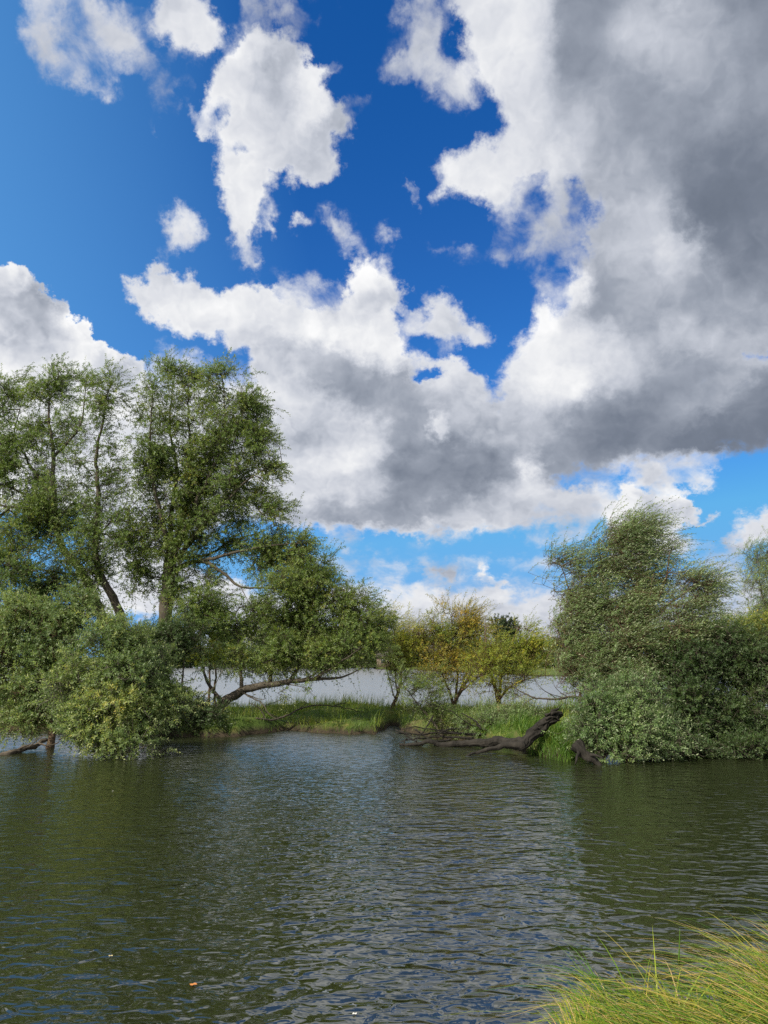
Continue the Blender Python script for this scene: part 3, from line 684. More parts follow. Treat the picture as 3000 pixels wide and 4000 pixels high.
# the sedge tussock on the near bank
def bank_points(n):
    x = rng.uniform(.82, 4.4, n * 2); y = rng.uniform(3.0, 5.6, n * 2); z = ground_h(x, y)
    q = np.stack([x, y, z - .03], -1)[z > -.05]
    q = q[clump(q * np.array([1, 1, 0]), .28) > -.45]
    return q[:n]
def sedge(n, h0, h1, w0, w1, lean_m, bend_m, tint_m, wild, parent):
    b = bank_points(n); N = len(b); f = np.array([1, 1, 0])
    cl = clump(b * f, .45); cl2 = clump(b * f + 7, .9); t3 = clump(b * f + 3, .33)
    right = smoothstep(2.5, 3.2, b[:, 0]); edgeb = smoothstep(.95, 1.8, b[:, 0])
    head = np.pi * (.92 + .18 * cl2) + rng.normal(size=N) * .28
    head = np.where(rng.uniform(size=N) < wild + .2 * right, rng.uniform(0, 6.28, N), head)
    H = rng.uniform(h0, h1, N) * (1 + .3 * cl) * (.75 + .25 * edgeb)
    lean = np.abs(rng.normal(lean_m, .22, N)) * (.15 + .85 * edgeb); bend = np.abs(rng.normal(bend_m, .3, N)) * (.4 + .6 * edgeb)
    tint = tint_m + .22 * t3 + rng.normal(size=N) * .2 - .08 * right
    return b, H, rng.uniform(w0, w1, N), head, lean, bend, tint
sets = [sedge(5200, .15, .33, .009, .018, .3, .4, .22, .5, None), sedge(5200, .30, .60, .008, .016, .6, .75, .34, .15, None), sedge(1500, .36, .60, .006, .012, .75, .8, .82, .10, None)]
b, H, Wd, head, lean, bend, tint = [np.concatenate(x) for x in zip(*sets)]
tag(blades('sedge_tussock', b, H, Wd, head, lean, bend, tint, M_sedge, 6), 'long green and straw coloured sedge bent over on the near bank', 'sedge grass', kind='stuff')
rs = empty('reed_stalk', P(2655, 3720, 4.9)); tag(rs, 'single upright green stalk rising from the sedge on the near bank', 'reed')
g = Geo(); pth, t = smooth_path([P(2652, 3760, 4.9), P(2654, 3690, 4.9), P(2656, 3628, 4.9)], .03); g.tube(pth, .006 - .0045 * t, 5); g.build('stem', M_reed, rs)

# ------------------------------------------------------------------ trees and shrubs
def G(px, Y):
    x = P(px, 2800, Y)[0]; return (x, Y, float(ground_h(x, Y)) - .05)
SP = 'willows on the left of the inlet'
big = dict(split=3, srad=.82, bark=M_bark, leafmat=M_willow, leaf=(.092, .034), shoot=(.25, .5), nleaf=11, dens=82, wind=(.25, 0, 0), up=.35, droop=.3, gap=.58, curl=.12)
make_tree('willow_tree', 'tall many-stemmed willow cut by the left edge of the photo', 'tree', SP, G(470, 27), 27,
  [([(500,2800,0),(440,2560,0),(400,2420,0),(330,2250,.3),(240,2120,.5),(210,1950,.5),(205,1750,.6),(188,1600,.7),(230,1470,.8)], .26, .02),
   ([(205,1790,.6),(290,1700,.3),(320,1640,.2),(335,1500,.2)], .07, .012),
   ([(440,2540,0),(470,2400,-.2),(400,2270,-.5),(375,2150,-.6),(385,1950,-.8),(375,1800,-1),(400,1650,-1.1),(430,1500,-1.2)], .19, .018),
   ([(232,2090,.5),(130,1998,.2),(0,1970,-.2),(-130,1900,-.4)], .08, .02),
   ([(208,1960,.5),(110,1800,1.2),(60,1690,1.5),(95,1540,1.6)], .08, .012),
   ([(205,2020,.5),(100,1930,1),(0,1890,1.5),(-140,1800,2)], .07, .015),
   ([(375,2100,-.6),(450,2020,-.9),(500,1960,-1)], .05, .012),
   ([(330,2250,.3),(200,2230,-.8),(40,2200,-1.4)], .07, .015)],
  [(10,1540,1.5,95,115,.7),(212,1500,.8,105,85,.95),(130,1690,1,120,90,.7),(15,1760,1.5,120,130,.95),(335,1500,.2,45,50,.8),(430,1550,-1.2,95,70,.75),(385,1700,-1,65,60,.5),(280,1640,.3,55,50,.5),
   (300,1830,-.3,90,90,.5),(90,1890,1,150,110,.85),(215,2010,.3,140,110,1.05),(400,1970,-.9,75,130,.7),(60,2080,0,170,120,1),(330,2130,-.5,140,100,.9),(470,2110,-.9,90,110,.7),(90,2240,-1,190,110,1.05),(360,2270,-.5,120,70,.7),(440,1830,-1,50,70,.5),(150,2330,-.6,170,80,.9),(-160,1900,1.5,120,200,.9),(-120,2200,0,120,150,1)], tone=-.02, **big)
make_tree('willow_tree', 'tallest willow, broad crown of fanned dark stems above the leaning trunk', 'tree', SP, G(640, 26.5), 26.5,
  [([(625,2800,0),(640,2500,0),(655,2300,0),(668,2170,0)], .30, .22),
   ([(668,2180,0),(640,2050,-.5),(600,1900,-.8),(585,1750,-.9),(600,1500,-1)], .10, .012),
   ([(668,2180,0),(668,2000,.3),(690,1850,.5),(662,1650,.6),(685,1450,.6)], .11, .012),
   ([(672,2175,0),(720,2000,0),(745,1800,0),(735,1600,0),(740,1480,0)], .12, .012),
   ([(676,2175,0),(755,2000,-.4),(820,1850,-.8),(880,1700,-.8),(872,1500,-.9)], .13, .012),
   ([(690,2185,0),(800,2050,-.5),(900,1940,-1),(1000,1850,-1.2),(1100,1800,-1.2)], .11, .01),
   ([(690,2185,0),(820,2165,.5),(890,2120,.8),(1000,2085,1),(1090,2050,1)], .08, .01),
   ([(672,2230,0),(780,2190,-.4),(860,2230,-.8),(940,2290,-1),(1050,2297,-1.2),(1160,2278,-1.3)], .10, .012),
   ([(780,2190,-.4),(900,2165,-1),(1050,2132,-1.3),(1200,2120,-1.5)], .075, .012),
   ([(940,2290,-1),(965,2340,-1.1),(990,2375,-1.2)], .02, .005),([(1000,1860,-1.2),(1070,1900,-1.2),(1130,1885,-1.3)], .02, .004),([(1000,1980,-1),(1060,2030,-1),(1100,1990,-1),(1120,1985,-1)], .02, .004),
   ([(860,1740,-.8),(930,1660,-1),(960,1590,-1)], .05, .01)],
  [(600,1500,-1,60,65,.6),(690,1450,.5,85,55,.85),(760,1490,0,60,50,.5),(880,1480,-.9,75,60,.65),(640,1610,0,100,85,.8),(790,1580,0,100,70,.6),(930,1590,-.9,100,90,1.1),(870,1720,-.8,150,120,1.1),(1000,1730,-1,70,90,1),(1075,1810,-1.1,55,50,.8),
   (610,1790,-.8,100,110,.8),(740,1850,0,140,120,1),(920,1880,-.9,130,90,.9),(640,1990,-.2,110,120,.8),(560,1690,-.9,60,65,.45),(800,2020,-.2,140,90,.9),(950,2000,.2,100,75,.7),(1040,1960,-1,50,45,.5),(690,2130,0,150,80,.85),(880,2120,.3,120,55,.8),
   (1060,2120,-.6,150,65,1.05),(1180,2145,-1.3,75,65,1.05),(1080,2205,-.9,120,55,.8),(640,2270,0,150,80,.9),(790,2270,-.4,80,55,.6),(1130,2260,-1.2,80,30,.5),(535,1850,-.5,60,90,.5),(545,2060,-.3,70,90,.7),(530,2190,0,70,70,.8),(1065,2010,-.9,60,45,.7)], tone=.02, **big)
lean = dict(split=4, srad=.66, bark=M_bark, leafmat=M_willow, leaf=(.095, .030), shoot=(.28, .55), nleaf=12, dens=98, wind=(.3, 0, 0), up=.4, droop=.3, gap=.5, curl=.1)
make_tree('leaning_willow', 'willow with a dark trunk leaning low over the spit towards the inlet', 'tree', SP, G(820, 25), 25,
  [([(800,2810,0),(865,2750,0),(950,2695,-.2),(1050,2674,-.4),(1130,2664,-.6),(1230,2650,-.7),(1290,2652,-.8),(1345,2640,-.9),(1412,2610,-1)], .20, .015),
   ([(1150,2662,-.6),(1220,2640,-.5),(1265,2612,-.4),(1330,2615,-.4)], .05, .008),
   ([(940,2700,-.2),(935,2560,.2),(915,2400,.5)], .08, .015),([(1050,2674,-.4),(1085,2520,0),(1120,2360,.2)], .08, .015),([(1130,2664,-.6),(1220,2520,-.2),(1275,2360,0)], .07, .012),([(1230,2650,-.7),(1340,2540,-.6),(1445,2430,-.5)], .06, .012),
   ([(1230,2650,-.7),(1310,2600,-1.2),(1400,2540,-1.6)], .04, .01),([(930,2700,-.2),(1010,2740,-.5),(1050,2790,-.8),(1090,2810,-1)], .035, .008),([(960,2712,-.2),(1030,2730,-.6),(1020,2690,-.9)], .02, .006),([(1120,2676,-.6),(1190,2690,-.9),(1235,2722,-1)], .02, .004),([(870,2745,0),(800,2640,.3),(780,2480,.5)], .08, .015)],
  [(1230,2240,0,110,75,.9),(1130,2320,0,140,90,1.05),(1290,2350,-.2,130,80,1),(1415,2415,-.5,100,75,1.05),(1490,2440,-.5,50,65,.7),(1000,2420,.4,130,70,.85),(1180,2450,0,180,90,1.1),(1080,2555,-.3,150,70,1.1),(1260,2550,-.5,150,60,1),(1400,2515,-.8,100,65,.95),(950,2610,0,90,70,.6),(780,2440,.5,140,90,.95),(800,2350,.4,110,60,.7),
   (1195,2695,-.9,35,25,.4),(1090,2700,-.8,35,25,.35),(1340,2590,-1,90,35,.5)], tone=.04, **lean)
make_tree('grey_sallow', 'grey-green sallow bush standing in the water on a short pale stump', 'shrub', 'bushes at the left waterline', (P(440,2965,18.7)[0], 18.7, -.3), 18.7,
  [([(437,3010,0),(440,2960,0),(436,2900,.1),(425,2760,.3),(400,2600,.6)], .075, .015),([(436,2880,.1),(520,2760,.3),(560,2650,.5)], .04, .01),([(430,2850,.1),(350,2760,.4),(320,2660,.6)], .04, .01),
   ([(455,2905,0),(495,2930,-.2),(535,2965,-.4),(560,2985,-.5)], .06, .02),([(500,2934,-.2),(560,2920,-.4),(590,2905,-.5)], .02, .006),([(430,2900,.1),(390,2930,-.3),(362,2950,-.4)], .018, .005)],
  [(430,2540,.6,140,100,1.15),(345,2670,.5,145,110,1.15),(510,2640,.4,150,115,1.15),(430,2780,.1,165,105,1.2),(485,2885,-.2,125,60,1),(325,2810,.3,80,80,.9),(610,2750,.5,115,95,1),(575,2880,0,55,60,.85),(400,2870,-.1,90,50,.8)],
  bark=M_barkpale, leafmat=M_osier, leaf=(.095, .034), shoot=(.22, .42), split=5, srad=.52, nleaf=11, dens=110, up=.45, droop=.2, gap=.45, tone=.05, tonevar=.2)
make_tree('green_sallow', 'wide green sallow at the far left waterline on a rough bark stump', 'shrub', 'bushes at the left waterline', (P(190,2915,20.5)[0], 20.5, -.3), 20.5,
  [([(188,2960,0),(192,2900,0),(215,2830,.2),(240,2700,.4),(200,2550,.7)], .12, .02),([(215,2830,.2),(120,2740,.3),(70,2600,.6)], .06, .015),([(235,2720,.4),(300,2600,.6),(280,2450,.8)], .05, .012),([(160,2570,.8),(60,2640,1),(-60,2660,1.2)], .05, .02)],
  [(60,2420,.9,130,110,1.05),(220,2470,.8,150,105,1.05),(60,2570,.6,130,110,1.1),(200,2610,.5,140,105,1.15),(150,2730,.2,130,90,1.1),(100,2815,0,90,45,.8),(310,2400,.8,95,75,.8),(-120,2500,.8,130,150,1),(-100,2720,.4,120,90,.9)],
  bark=M_barkwarm, leafmat=M_osier, leaf=(.095, .034), shoot=(.22, .45), split=5, srad=.52, nleaf=11, dens=120, up=.4, droop=.25, gap=.35, tone=-.02, tonevar=.2)
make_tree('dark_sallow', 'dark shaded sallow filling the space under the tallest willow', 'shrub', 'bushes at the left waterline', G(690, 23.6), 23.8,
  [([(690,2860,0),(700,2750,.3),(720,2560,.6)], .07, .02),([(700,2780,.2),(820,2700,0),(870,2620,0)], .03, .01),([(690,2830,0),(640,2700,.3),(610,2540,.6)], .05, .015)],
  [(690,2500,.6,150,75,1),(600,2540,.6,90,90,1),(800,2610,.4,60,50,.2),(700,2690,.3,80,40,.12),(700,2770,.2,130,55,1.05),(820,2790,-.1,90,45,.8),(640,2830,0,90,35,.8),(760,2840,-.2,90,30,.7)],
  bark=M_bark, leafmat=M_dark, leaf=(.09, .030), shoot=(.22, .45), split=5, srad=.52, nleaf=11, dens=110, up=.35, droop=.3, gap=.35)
make_tree('young_willow', 'thin twin-stemmed willow with yellow leaves, half hidden behind the leaning trunk', 'tree', SP, G(825, 28.5), 28.5,
  [([(816,2790,0),(818,2700,0),(822,2560,0)], .06, .03),([(838,2790,.2),(842,2700,.2),(838,2560,.3)], .06, .03),([(820,2600,0),(760,2565,0),(700,2560,0)], .02, .006)],
  [(770,2568,0,70,20,.9),(830,2540,.2,60,40,.7),(690,2570,0,30,20,.5)], bark=M_barkwarm, leafmat=M_yellow, leaf=(.09, .028), shoot=(.3, .5), nleaf=14, dens=90, gap=.2)

# small willows on the spit
SM = 'small willows on the spit'
sm = dict(bark=M_barkwarm, leaf=(.085, .024), nleaf=12, wind=(.35, 0, 0), up=.75, droop=.25, curl=.2)
make_tree('young_willow', 'slim yellow-green whippy willow nearest the gap in the spit', 'tree', SM, G(1525, 28), 28,
  [([(1520,2795,0),(1540,2740,0),(1560,2690,0),(1575,2600,.1),(1600,2470,.2)], .085, .008),([(1545,2730,0),(1520,2650,-.2),(1500,2540,-.3),(1490,2440,-.3)], .03, .005),([(1552,2710,0),(1545,2600,.2),(1538,2500,.3),(1545,2390,.3)], .035, .004),([(1560,2690,0),(1610,2600,-.2),(1640,2480,-.2)], .03, .004)],
  [(1530,2520,0,60,80,.55),(1580,2560,0,75,75,.6),(1530,2630,0,50,55,.5),(1600,2480,.1,50,60,.35),(1530,2430,.2,40,45,.2)], leafmat=M_yellow, shoot=(.5, .9), dens=100, gap=.45, tone=.05, depth_k=.7, **sm)
make_tree('young_willow', 'orange-yellow autumn willow in the middle of the spit group', 'tree', SM, G(1780, 27.5), 27.5,
  [([(1775,2790,0),(1782,2740,0),(1830,2650,-.2),(1880,2560,-.3),(1900,2450,-.3)], .08, .008),([(1775,2760,0),(1740,2660,.2),(1700,2560,.3),(1680,2440,.3)], .06, .006),([(1778,2750,0),(1785,2620,.2),(1775,2500,.3),(1750,2350,.3)], .06, .005),([(1782,2740,0),(1830,2600,.3),(1840,2480,.4),(1830,2380,.4)], .05, .005),([(1800,2700,-.2),(1870,2640,-.5),(1910,2600,-.6)], .04, .01)],
  [(1675,2510,.2,70,65,.85),(1780,2470,.2,95,90,.85),(1850,2460,.2,60,75,.75),(1740,2600,.1,110,65,.5),(1700,2580,.2,60,60,.5),(1870,2550,-.2,60,60,.6),(1690,2650,-.1,60,50,.35),(1830,2650,-.2,70,45,.35),(1750,2690,0,60,35,.3),(1750,2380,.3,40,45,.22),(1830,2390,.3,50,35,.25)], leafmat=M_orange, shoot=(.4, .8), dens=105, gap=.45, tone=.05, tonevar=.3, depth_k=.8, **sm)
make_tree('young_willow', 'round yellow-green willow with a forked dark trunk, rightmost of the spit group', 'tree', SM, G(1955, 26.5), 26.5,
  [([(1950,2800,0),(1945,2740,0),(1925,2660,0),(1905,2560,.1),(1890,2400,.2)], .10, .006),([(1947,2745,0),(1960,2640,.2),(1995,2520,.3),(2040,2430,.3)], .07, .006),([(1948,2735,0),(2000,2680,-.2),(2060,2650,-.4),(2130,2640,-.5)], .05, .008),([(1925,2650,0),(1880,2590,-.3),(1850,2540,-.4)], .035, .006),([(1950,2750,0),(2010,2760,-.3),(2050,2790,-.5)], .02, .006),([(1890,2420,.2),(1870,2380,.2),(1885,2370,.2)], .006, .003)],
  [(1950,2560,.1,85,70,.85),(2050,2530,.2,75,65,.95),(2085,2570,-.2,70,60,.85),(1895,2600,-.2,65,60,.6),(1960,2620,0,90,50,.6),(2040,2650,-.4,80,35,.35),(1900,2690,-.2,60,35,.4),(2000,2700,-.3,70,35,.35),(1950,2660,0,90,50,.4),(1890,2460,.2,30,45,.12),(2065,2470,.3,45,35,.5)], leafmat=M_yellow, shoot=(.4, .8), dens=78, gap=.55, tone=-.06, tonevar=.24, depth_k=.8, **sm)
make_tree('leaning_shrub', 'narrow-leaved green shrub leaning left over the brush pile', 'shrub', 'low shrubs on the spit', G(1730, 22.6), 22.6,
  [([(1735,2890,0),(1690,2820,0),(1640,2760,-.1),(1590,2700,-.2),(1560,2650,-.2)], .05, .006),([(1690,2820,0),(1680,2720,.2),(1650,2640,.3)], .03, .006),([(1720,2860,0),(1730,2780,0),(1760,2700,.2)], .03, .006)],
  [(1620,2690,-.1,70,50,.6),(1660,2740,0,80,60,.75),(1720,2810,0,90,50,1),(1585,2640,-.2,40,45,.4),(1745,2860,-.1,80,32,.9),(1690,2640,.2,50,60,.35)], bark=M_bark, leafmat=M_willow, leaf=(.09, .020), shoot=(.3, .55), nleaf=13, dens=75, wind=(.4, 0, .1), up=.5, droop=.25, gap=.4, tone=.08, depth_k=.8)
make_tree('low_shrub', 'low grey-green shrub growing behind the rotten log', 'shrub', 'low shrubs on the spit', G(1930, 22.2), 22.2,
  [([(1930,2890,0),(1925,2840,0),(1900,2790,.1)], .03, .01),([(1935,2870,0),(1990,2810,.1)], .025, .008)],
  [(1930,2825,0,120,45,1),(2030,2815,.1,70,40,1),(1970,2860,-.3,110,35,.9),(1860,2855,-.1,60,30,.8),(1970,2865,-.1,70,22,.8)], bark=M_bark, leafmat=M_silver, leaf=(.08, .016), shoot=(.3, .55), nleaf=14, dens=150, wind=(.25, 0, 0), up=.6, gap=.3, depth_k=1.1, tone=.05)

# right bank
RB = 'willows and shrubs of the right bank'
make_tree('windblown_willow', 'tall silver-green willow streaming to the right in the wind', 'tree', RB, G(2430, 20.5), 20.5,
  [([(2430,2990,0),(2440,2800,0),(2450,2650,0),(2480,2520,0),(2510,2440,-.1),(2560,2350,-.2),(2600,2260,-.2),(2615,2160,-.2)], .17, .012),
   ([(2450,2640,0),(2400,2450,.3),(2355,2260,.5),(2330,2110,.6)], .09, .008),([(2465,2580,0),(2480,2350,.3),(2500,2180,.4),(2490,2050,.4)], .09, .008),([(2520,2430,-.1),(2640,2340,-.3),(2760,2250,-.4)], .05, .006),([(2445,2700,0),(2310,2520,.2),(2230,2320,.4),(2180,2180,.5)], .08, .006),([(2490,2480,0),(2600,2446,-.5),(2730,2440,-.8)], .035, .006),
   ([(2500,2460,-.1),(2540,2330,-.4),(2555,2240,-.5)], .03, .005),([(2590,2280,-.2),(2635,2200,-.3),(2650,2180,-.3)], .016, .004),([(2300,2990,0),(2275,2850,-.1),(2262,2740,-.2),(2290,2640,0)], .06, .03)],
  [(2470,2075,.4,120,58,.85),(2550,2085,.3,55,45,.7),(2420,2150,.4,120,70,.95),(2540,2160,.2,90,60,.65),(2265,2190,.5,105,55,.6),(2180,2205,.5,45,55,.4),(2230,2290,.4,90,75,.75),(2390,2270,.4,140,90,1.05),(2520,2280,.1,85,75,.6),(2665,2250,-.3,70,45,.75),(2745,2265,-.4,65,50,.8),(2715,2350,-.4,80,75,.75),(2620,2390,-.3,75,75,.6),
   (2290,2390,.4,130,90,1.05),(2430,2400,.2,120,80,1.05),(2200,2450,.4,65,60,.6),(2280,2510,.2,130,90,1.1),(2430,2540,.1,130,90,1.05),(2560,2515,-.1,110,85,1),(2690,2480,-.4,80,70,.8),(2330,2640,0,130,90,1.1),(2235,2630,.1,60,60,.6),(2470,2660,0,130,80,1)],
  bark=M_barkwarm, leafmat=M_silver, leaf=(.095, .022), shoot=(.35, .7), nleaf=13, dens=96, spread=.17, split=4, srad=.6, wind=(.8, 0, 0), up=.45, droop=.15, gap=.42, curl=.45, tone=.02)
make_tree('front_shrub', 'sunlit grey-green shrub at the water below the windblown willow', 'shrub', RB, (P(2340,2985,17.6)[0], 17.8, -.1), 17.9,
  [([(2350,3010,0),(2345,2930,.1),(2330,2800,.3)], .06, .015),([(2350,2980,0),(2420,2880,.2),(2470,2770,.4)], .05, .012),([(2380,2990,0),(2500,2920,.2),(2570,2850,.3)], .04, .012)],
  [(2325,2755,.3,105,95,1.1),(2420,2840,.1,140,95,1.15),(2320,2890,0,85,60,1),(2480,2745,.4,120,100,1.1),(2560,2870,.2,125,90,1.05),(2450,2945,-.1,150,40,1),(2300,2830,.1,60,60,.8)],
  bark=M_bark, leafmat=M_silver, leaf=(.09, .028), shoot=(.22, .42), split=5, srad=.52, nleaf=11, dens=110, wind=(.2, 0, 0), up=.4, droop=.25, gap=.5, tone=-.1, tonevar=.24)
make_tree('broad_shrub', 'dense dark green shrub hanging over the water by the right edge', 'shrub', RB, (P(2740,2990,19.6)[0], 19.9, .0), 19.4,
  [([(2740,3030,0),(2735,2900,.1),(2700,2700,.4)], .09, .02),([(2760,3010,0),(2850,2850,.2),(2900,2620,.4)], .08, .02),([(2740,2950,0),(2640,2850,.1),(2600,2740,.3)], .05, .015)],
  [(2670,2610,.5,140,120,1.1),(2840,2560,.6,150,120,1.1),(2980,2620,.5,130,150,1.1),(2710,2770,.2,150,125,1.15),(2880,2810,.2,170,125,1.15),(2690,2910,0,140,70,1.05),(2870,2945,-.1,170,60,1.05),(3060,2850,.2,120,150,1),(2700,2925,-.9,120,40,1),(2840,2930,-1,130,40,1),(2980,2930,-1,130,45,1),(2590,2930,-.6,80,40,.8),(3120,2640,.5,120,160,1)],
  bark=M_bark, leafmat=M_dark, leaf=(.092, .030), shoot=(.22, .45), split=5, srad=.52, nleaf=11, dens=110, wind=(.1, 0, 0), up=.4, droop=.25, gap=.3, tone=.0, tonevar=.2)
make_tree('hedge_shrub', 'yellow-green shrub top showing behind the dark shrub at the right', 'shrub', RB, G(2780, 24.5), 24.5,
  [([(2700,2790,0),(2690,2650,0),(2660,2500,0)], .07, .015),([(2800,2790,.2),(2830,2650,.2),(2900,2480,.2)], .07, .015)],
  [(2620,2510,0,110,65,1),(2760,2520,0,110,75,1),(2910,2475,.2,120,65,1),(2970,2580,0,150,90,1),(3080,2480,.2,120,100,1)],
  bark=M_bark, leafmat=M_willow, leaf=(.1, .03), shoot=(.35, .6), nleaf=13, dens=95, up=.6, gap=.3, tone=.16)
make_tree('silver_willow', 'pale feathery willow cut by the right edge of the photo', 'tree', RB, G(3060, 25.5), 25.5,
  [([(3060,2790,0),(3050,2600,0),(3020,2430,0),(2975,2310,0),(2960,2200,0)], .13, .01),([(3030,2450,0),(3010,2300,.2),(3000,2150,.3)], .06, .008),([(3050,2600,0),(3120,2400,.2),(3150,2200,.3)], .09, .01)],
  [(2985,2190,.1,70,60,.6),(2955,2290,0,75,65,.55),(2945,2390,0,75,55,.55),(3060,2290,.2,100,130,.75),(3010,2430,.1,90,60,.7),(3140,2200,.3,100,130,.8)],
  bark=M_barkpale, leafmat=M_silver, leaf=(.09, .017), shoot=(.45, .85), nleaf=15, dens=95, wind=(.45, 0, 0), up=.55, droop=.25, gap=.45, curl=.3, tone=.18)

# ------------------------------------------------------------------ dead wood
def wood(name, label, cat, group, base, Y, main, branches, mat, main_part='stem', rough=.10):
    """one dead thing: its stem and each branch as parts; lists hold (pixels, r0, r1)"""
    root = empty(name, base); tag(root, label, cat, group)
    for k, (pts, r0, r1) in enumerate(main + branches):
        g = Geo(); path, t = smooth_path([P(x, y, Y + dy) for x, y, dy in pts], .08, .006 + r0 * .1)
        g.tube(path, r0 + (r1 - r0) * t, 24 if r0 > .06 else 6, rough, ridge=.2 if r0 > .06 else 0)
        g.build(main_part if k < len(main) else 'branch', mat, root, smooth=True)
    return root
wood('dead_branch', 'bare forked branch reaching left over the spit from the windblown willow', 'branch', None, P(2275, 2735, 20.3), 20.3,
  [([(2290,2730,0),(2230,2722,-.1),(2170,2728,-.2),(2090,2722,-.2),(2030,2700,-.2),(1975,2665,-.2)], .045, .008)],
  [([(2170,2727,-.2),(2120,2690,-.3),(2090,2660,-.3),(2075,2645,-.3)], .013, .004),([(2090,2722,-.2),(2050,2745,-.4),(2035,2770,-.5)], .013, .004),([(2220,2722,-.1),(2170,2690,-.3),(2160,2655,-.3)], .012, .004),([(2140,2728,-.2),(2130,2775,-.3)], .010, .004),([(2060,2712,-.2),(2010,2725,-.3),(1975,2745,-.3)], .012, .004),([(2195,2725,-.1),(2140,2705,-.5),(2105,2690,-.6)], .012, .004),([(2250,2722,0),(2235,2680,.1),(2215,2650,.1)], .012, .004)], M_bark)

ft = empty('fallen_tree', P(1950, 2930, 20.0)); tag(ft, 'fallen rotten tree, its thick broken trunk rising from the water to the right', 'fallen tree')
g = Geo()
path, t = smooth_path([P(2030,2925,18.5), P(2070,2882,18.7), P(2118,2836,18.9), P(2160,2803,19.0), P(2196,2788,19.1)], .06, .012)
g.tube(path, np.interp(t, [0, .15, .5, .85, 1], [.10, .15, .18, .14, .06]), 40, .09, flat=.75, ridge=.22)
for a in range(7):                                             # splintered broken end and torn flakes along the trunk
    s0 = rng.uniform(.25, .95); i0 = int(s0 * (len(path) - 1)); p0 = path[i0] + np.array([rng.normal() * .06, -.08, rng.uniform(.06, .2)])
    pp, tt = smooth_path([p0, p0 + np.array([.13, 0, .05 + rng.normal() * .03]), p0 + np.array([.28 + rng.normal() * .08, 0, .06 + rng.normal() * .06])], .05, .01)
    g.tube(pp, .05 - .042 * tt, 6, .25)
g.build('trunk', M_rot, ft, smooth=True)
g = Geo(); path, t = smooth_path([P(2045,2910,18.9), P(1960,2898,19.8), P(1860,2905,20.5), P(1760,2908,20.7), P(1660,2905,20.8), P(1560,2910,20.9)], .09, .02); g.tube(path, np.interp(t, [0, .3, 1], [.14, .11, .03]), 28, .08, ridge=.2); g.build('limb', M_rot, ft, smooth=True)
g = Geo(); path, t = smooth_path([P(2050,2912,18.5), P(1980,2912,18.7), P(1920,2922,18.8), P(1860,2938,18.9), P(1820,2955,18.8)], .08, .02); g.tube(path, .085 - .065 * t, 24, .08, ridge=.2); g.build('limb', M_rot, ft, smooth=True)
for pts, r0 in [([(1900,2870,.4),(1760,2862,.3),(1640,2868,.1),(1545,2862,0)], .04),([(1850,2885,.2),(1720,2878,.1),(1600,2890,-.2),(1560,2898,-.3)], .035),([(1560,2855,0),(1620,2895,-.2),(1690,2935,-.6)], .025),([(1800,2868,.2),(1700,2850,0),(1620,2840,-.1),(1570,2850,-.2)], .025),([(1690,2800,.4),(1660,2850,0),(1620,2900,-.3)], .02),([(1590,2885,-.2),(1570,2915,-.5),(1550,2925,-.6)], .018),
    ([(1760,2890,0),(1660,2900,-.3),(1600,2925,-.5)], .03),([(1620,2850,.1),(1680,2890,-.2),(1715,2935,-.6)], .02),([(1830,2840,.5),(1760,2850,.2),(1680,2880,-.1)], .03),([(1880,2850,.4),(1850,2810,.5),(1800,2785,.6)], .03),([(1930,2860,.4),(1840,2830,.5),(1790,2800,.5),(1750,2770,.5)], .02),([(1545,2850,0),(1590,2868,-.1),(1640,2880,-.2)], .016)]:
    g = Geo(); path, t = smooth_path([P(x, y, 21.3 + dy) for x, y, dy in pts], .08, .012); g.tube(path, r0 * (1 - .75 * t) + .004, 6, .1); g.build('branch', M_rot, ft, smooth=True)

wood('tree_stump', 'gnarled brown root stump at the waterline under the right bank shrubs', 'stump', None, P(2290, 2960, 17.3), 17.3,
  [([(2245,2905,.2),(2270,2930,.1),(2300,2955,0),(2335,2985,-.1),(2350,3010,-.2)], .12, .04)], [([(2262,2925,.1),(2252,2958,-.1),(2248,2985,-.2)], .05, .015),([(2300,2950,0),(2330,2950,-.2),(2360,2965,-.3)], .04, .015)], M_rot, rough=.25)
wood('driftwood_log', 'long piece of driftwood covered in litter in the water at the left edge', 'driftwood', None, P(80, 2930, 20), 19.6,
  [([(-60,2975,-.7),(20,2955,-.6),(80,2930,-.2),(130,2915,.1),(185,2888,.5)], .09, .04)], [([(60,2935,-.3),(90,2918,-.3),(120,2905,-.3)], .03, .01),([(150,2905,.2),(190,2915,.2),(230,2900,.3)], .03, .01),([(230,2890,.3),(270,2870,.2),(310,2868,.2)], .02, .006),([(110,2920,0),(160,2880,-.2),(190,2868,-.3)], .015, .005)], M_drift, rough=.25)
wood('dead_branch', 'dead forked branch lying across the grass under the leaning willow', 'branch', None, P(1180, 2770, 26.5), 26.0,
  [([(1000,2805,-1.5),(1060,2812,-1.2),(1120,2795,-.8),(1170,2768,-.2),(1240,2755,.2),(1330,2762,.6),(1420,2782,1)], .035, .015)], [([(1170,2768,-.2),(1200,2745,-.4),(1172,2748,-.4)], .015, .005),([(1300,2760,.5),(1330,2750,.6),(1372,2750,.8)], .02, .006),([(1040,2812,-1.3),(1015,2770,-1.3),(970,2742,-1.2)], .025, .008),([(1090,2805,-1),(1025,2768,-1),(1080,2740,-.8),(1130,2730,-.6)], .018, .006),([(1370,2772,.8),(1420,2765,.9),(1445,2785,1)], .012, .005)], M_bark)
wood('timber_edging', 'dark timber plank edging the lawn at the left waterline', 'edging', None, P(60, 2858, 24), 24.2,
  [([(-700,2846,.6),(-300,2850,.4),(0,2856,0),(150,2858,-.1)], .045, .045)], [], M_rot, 'plank', rough=.05)
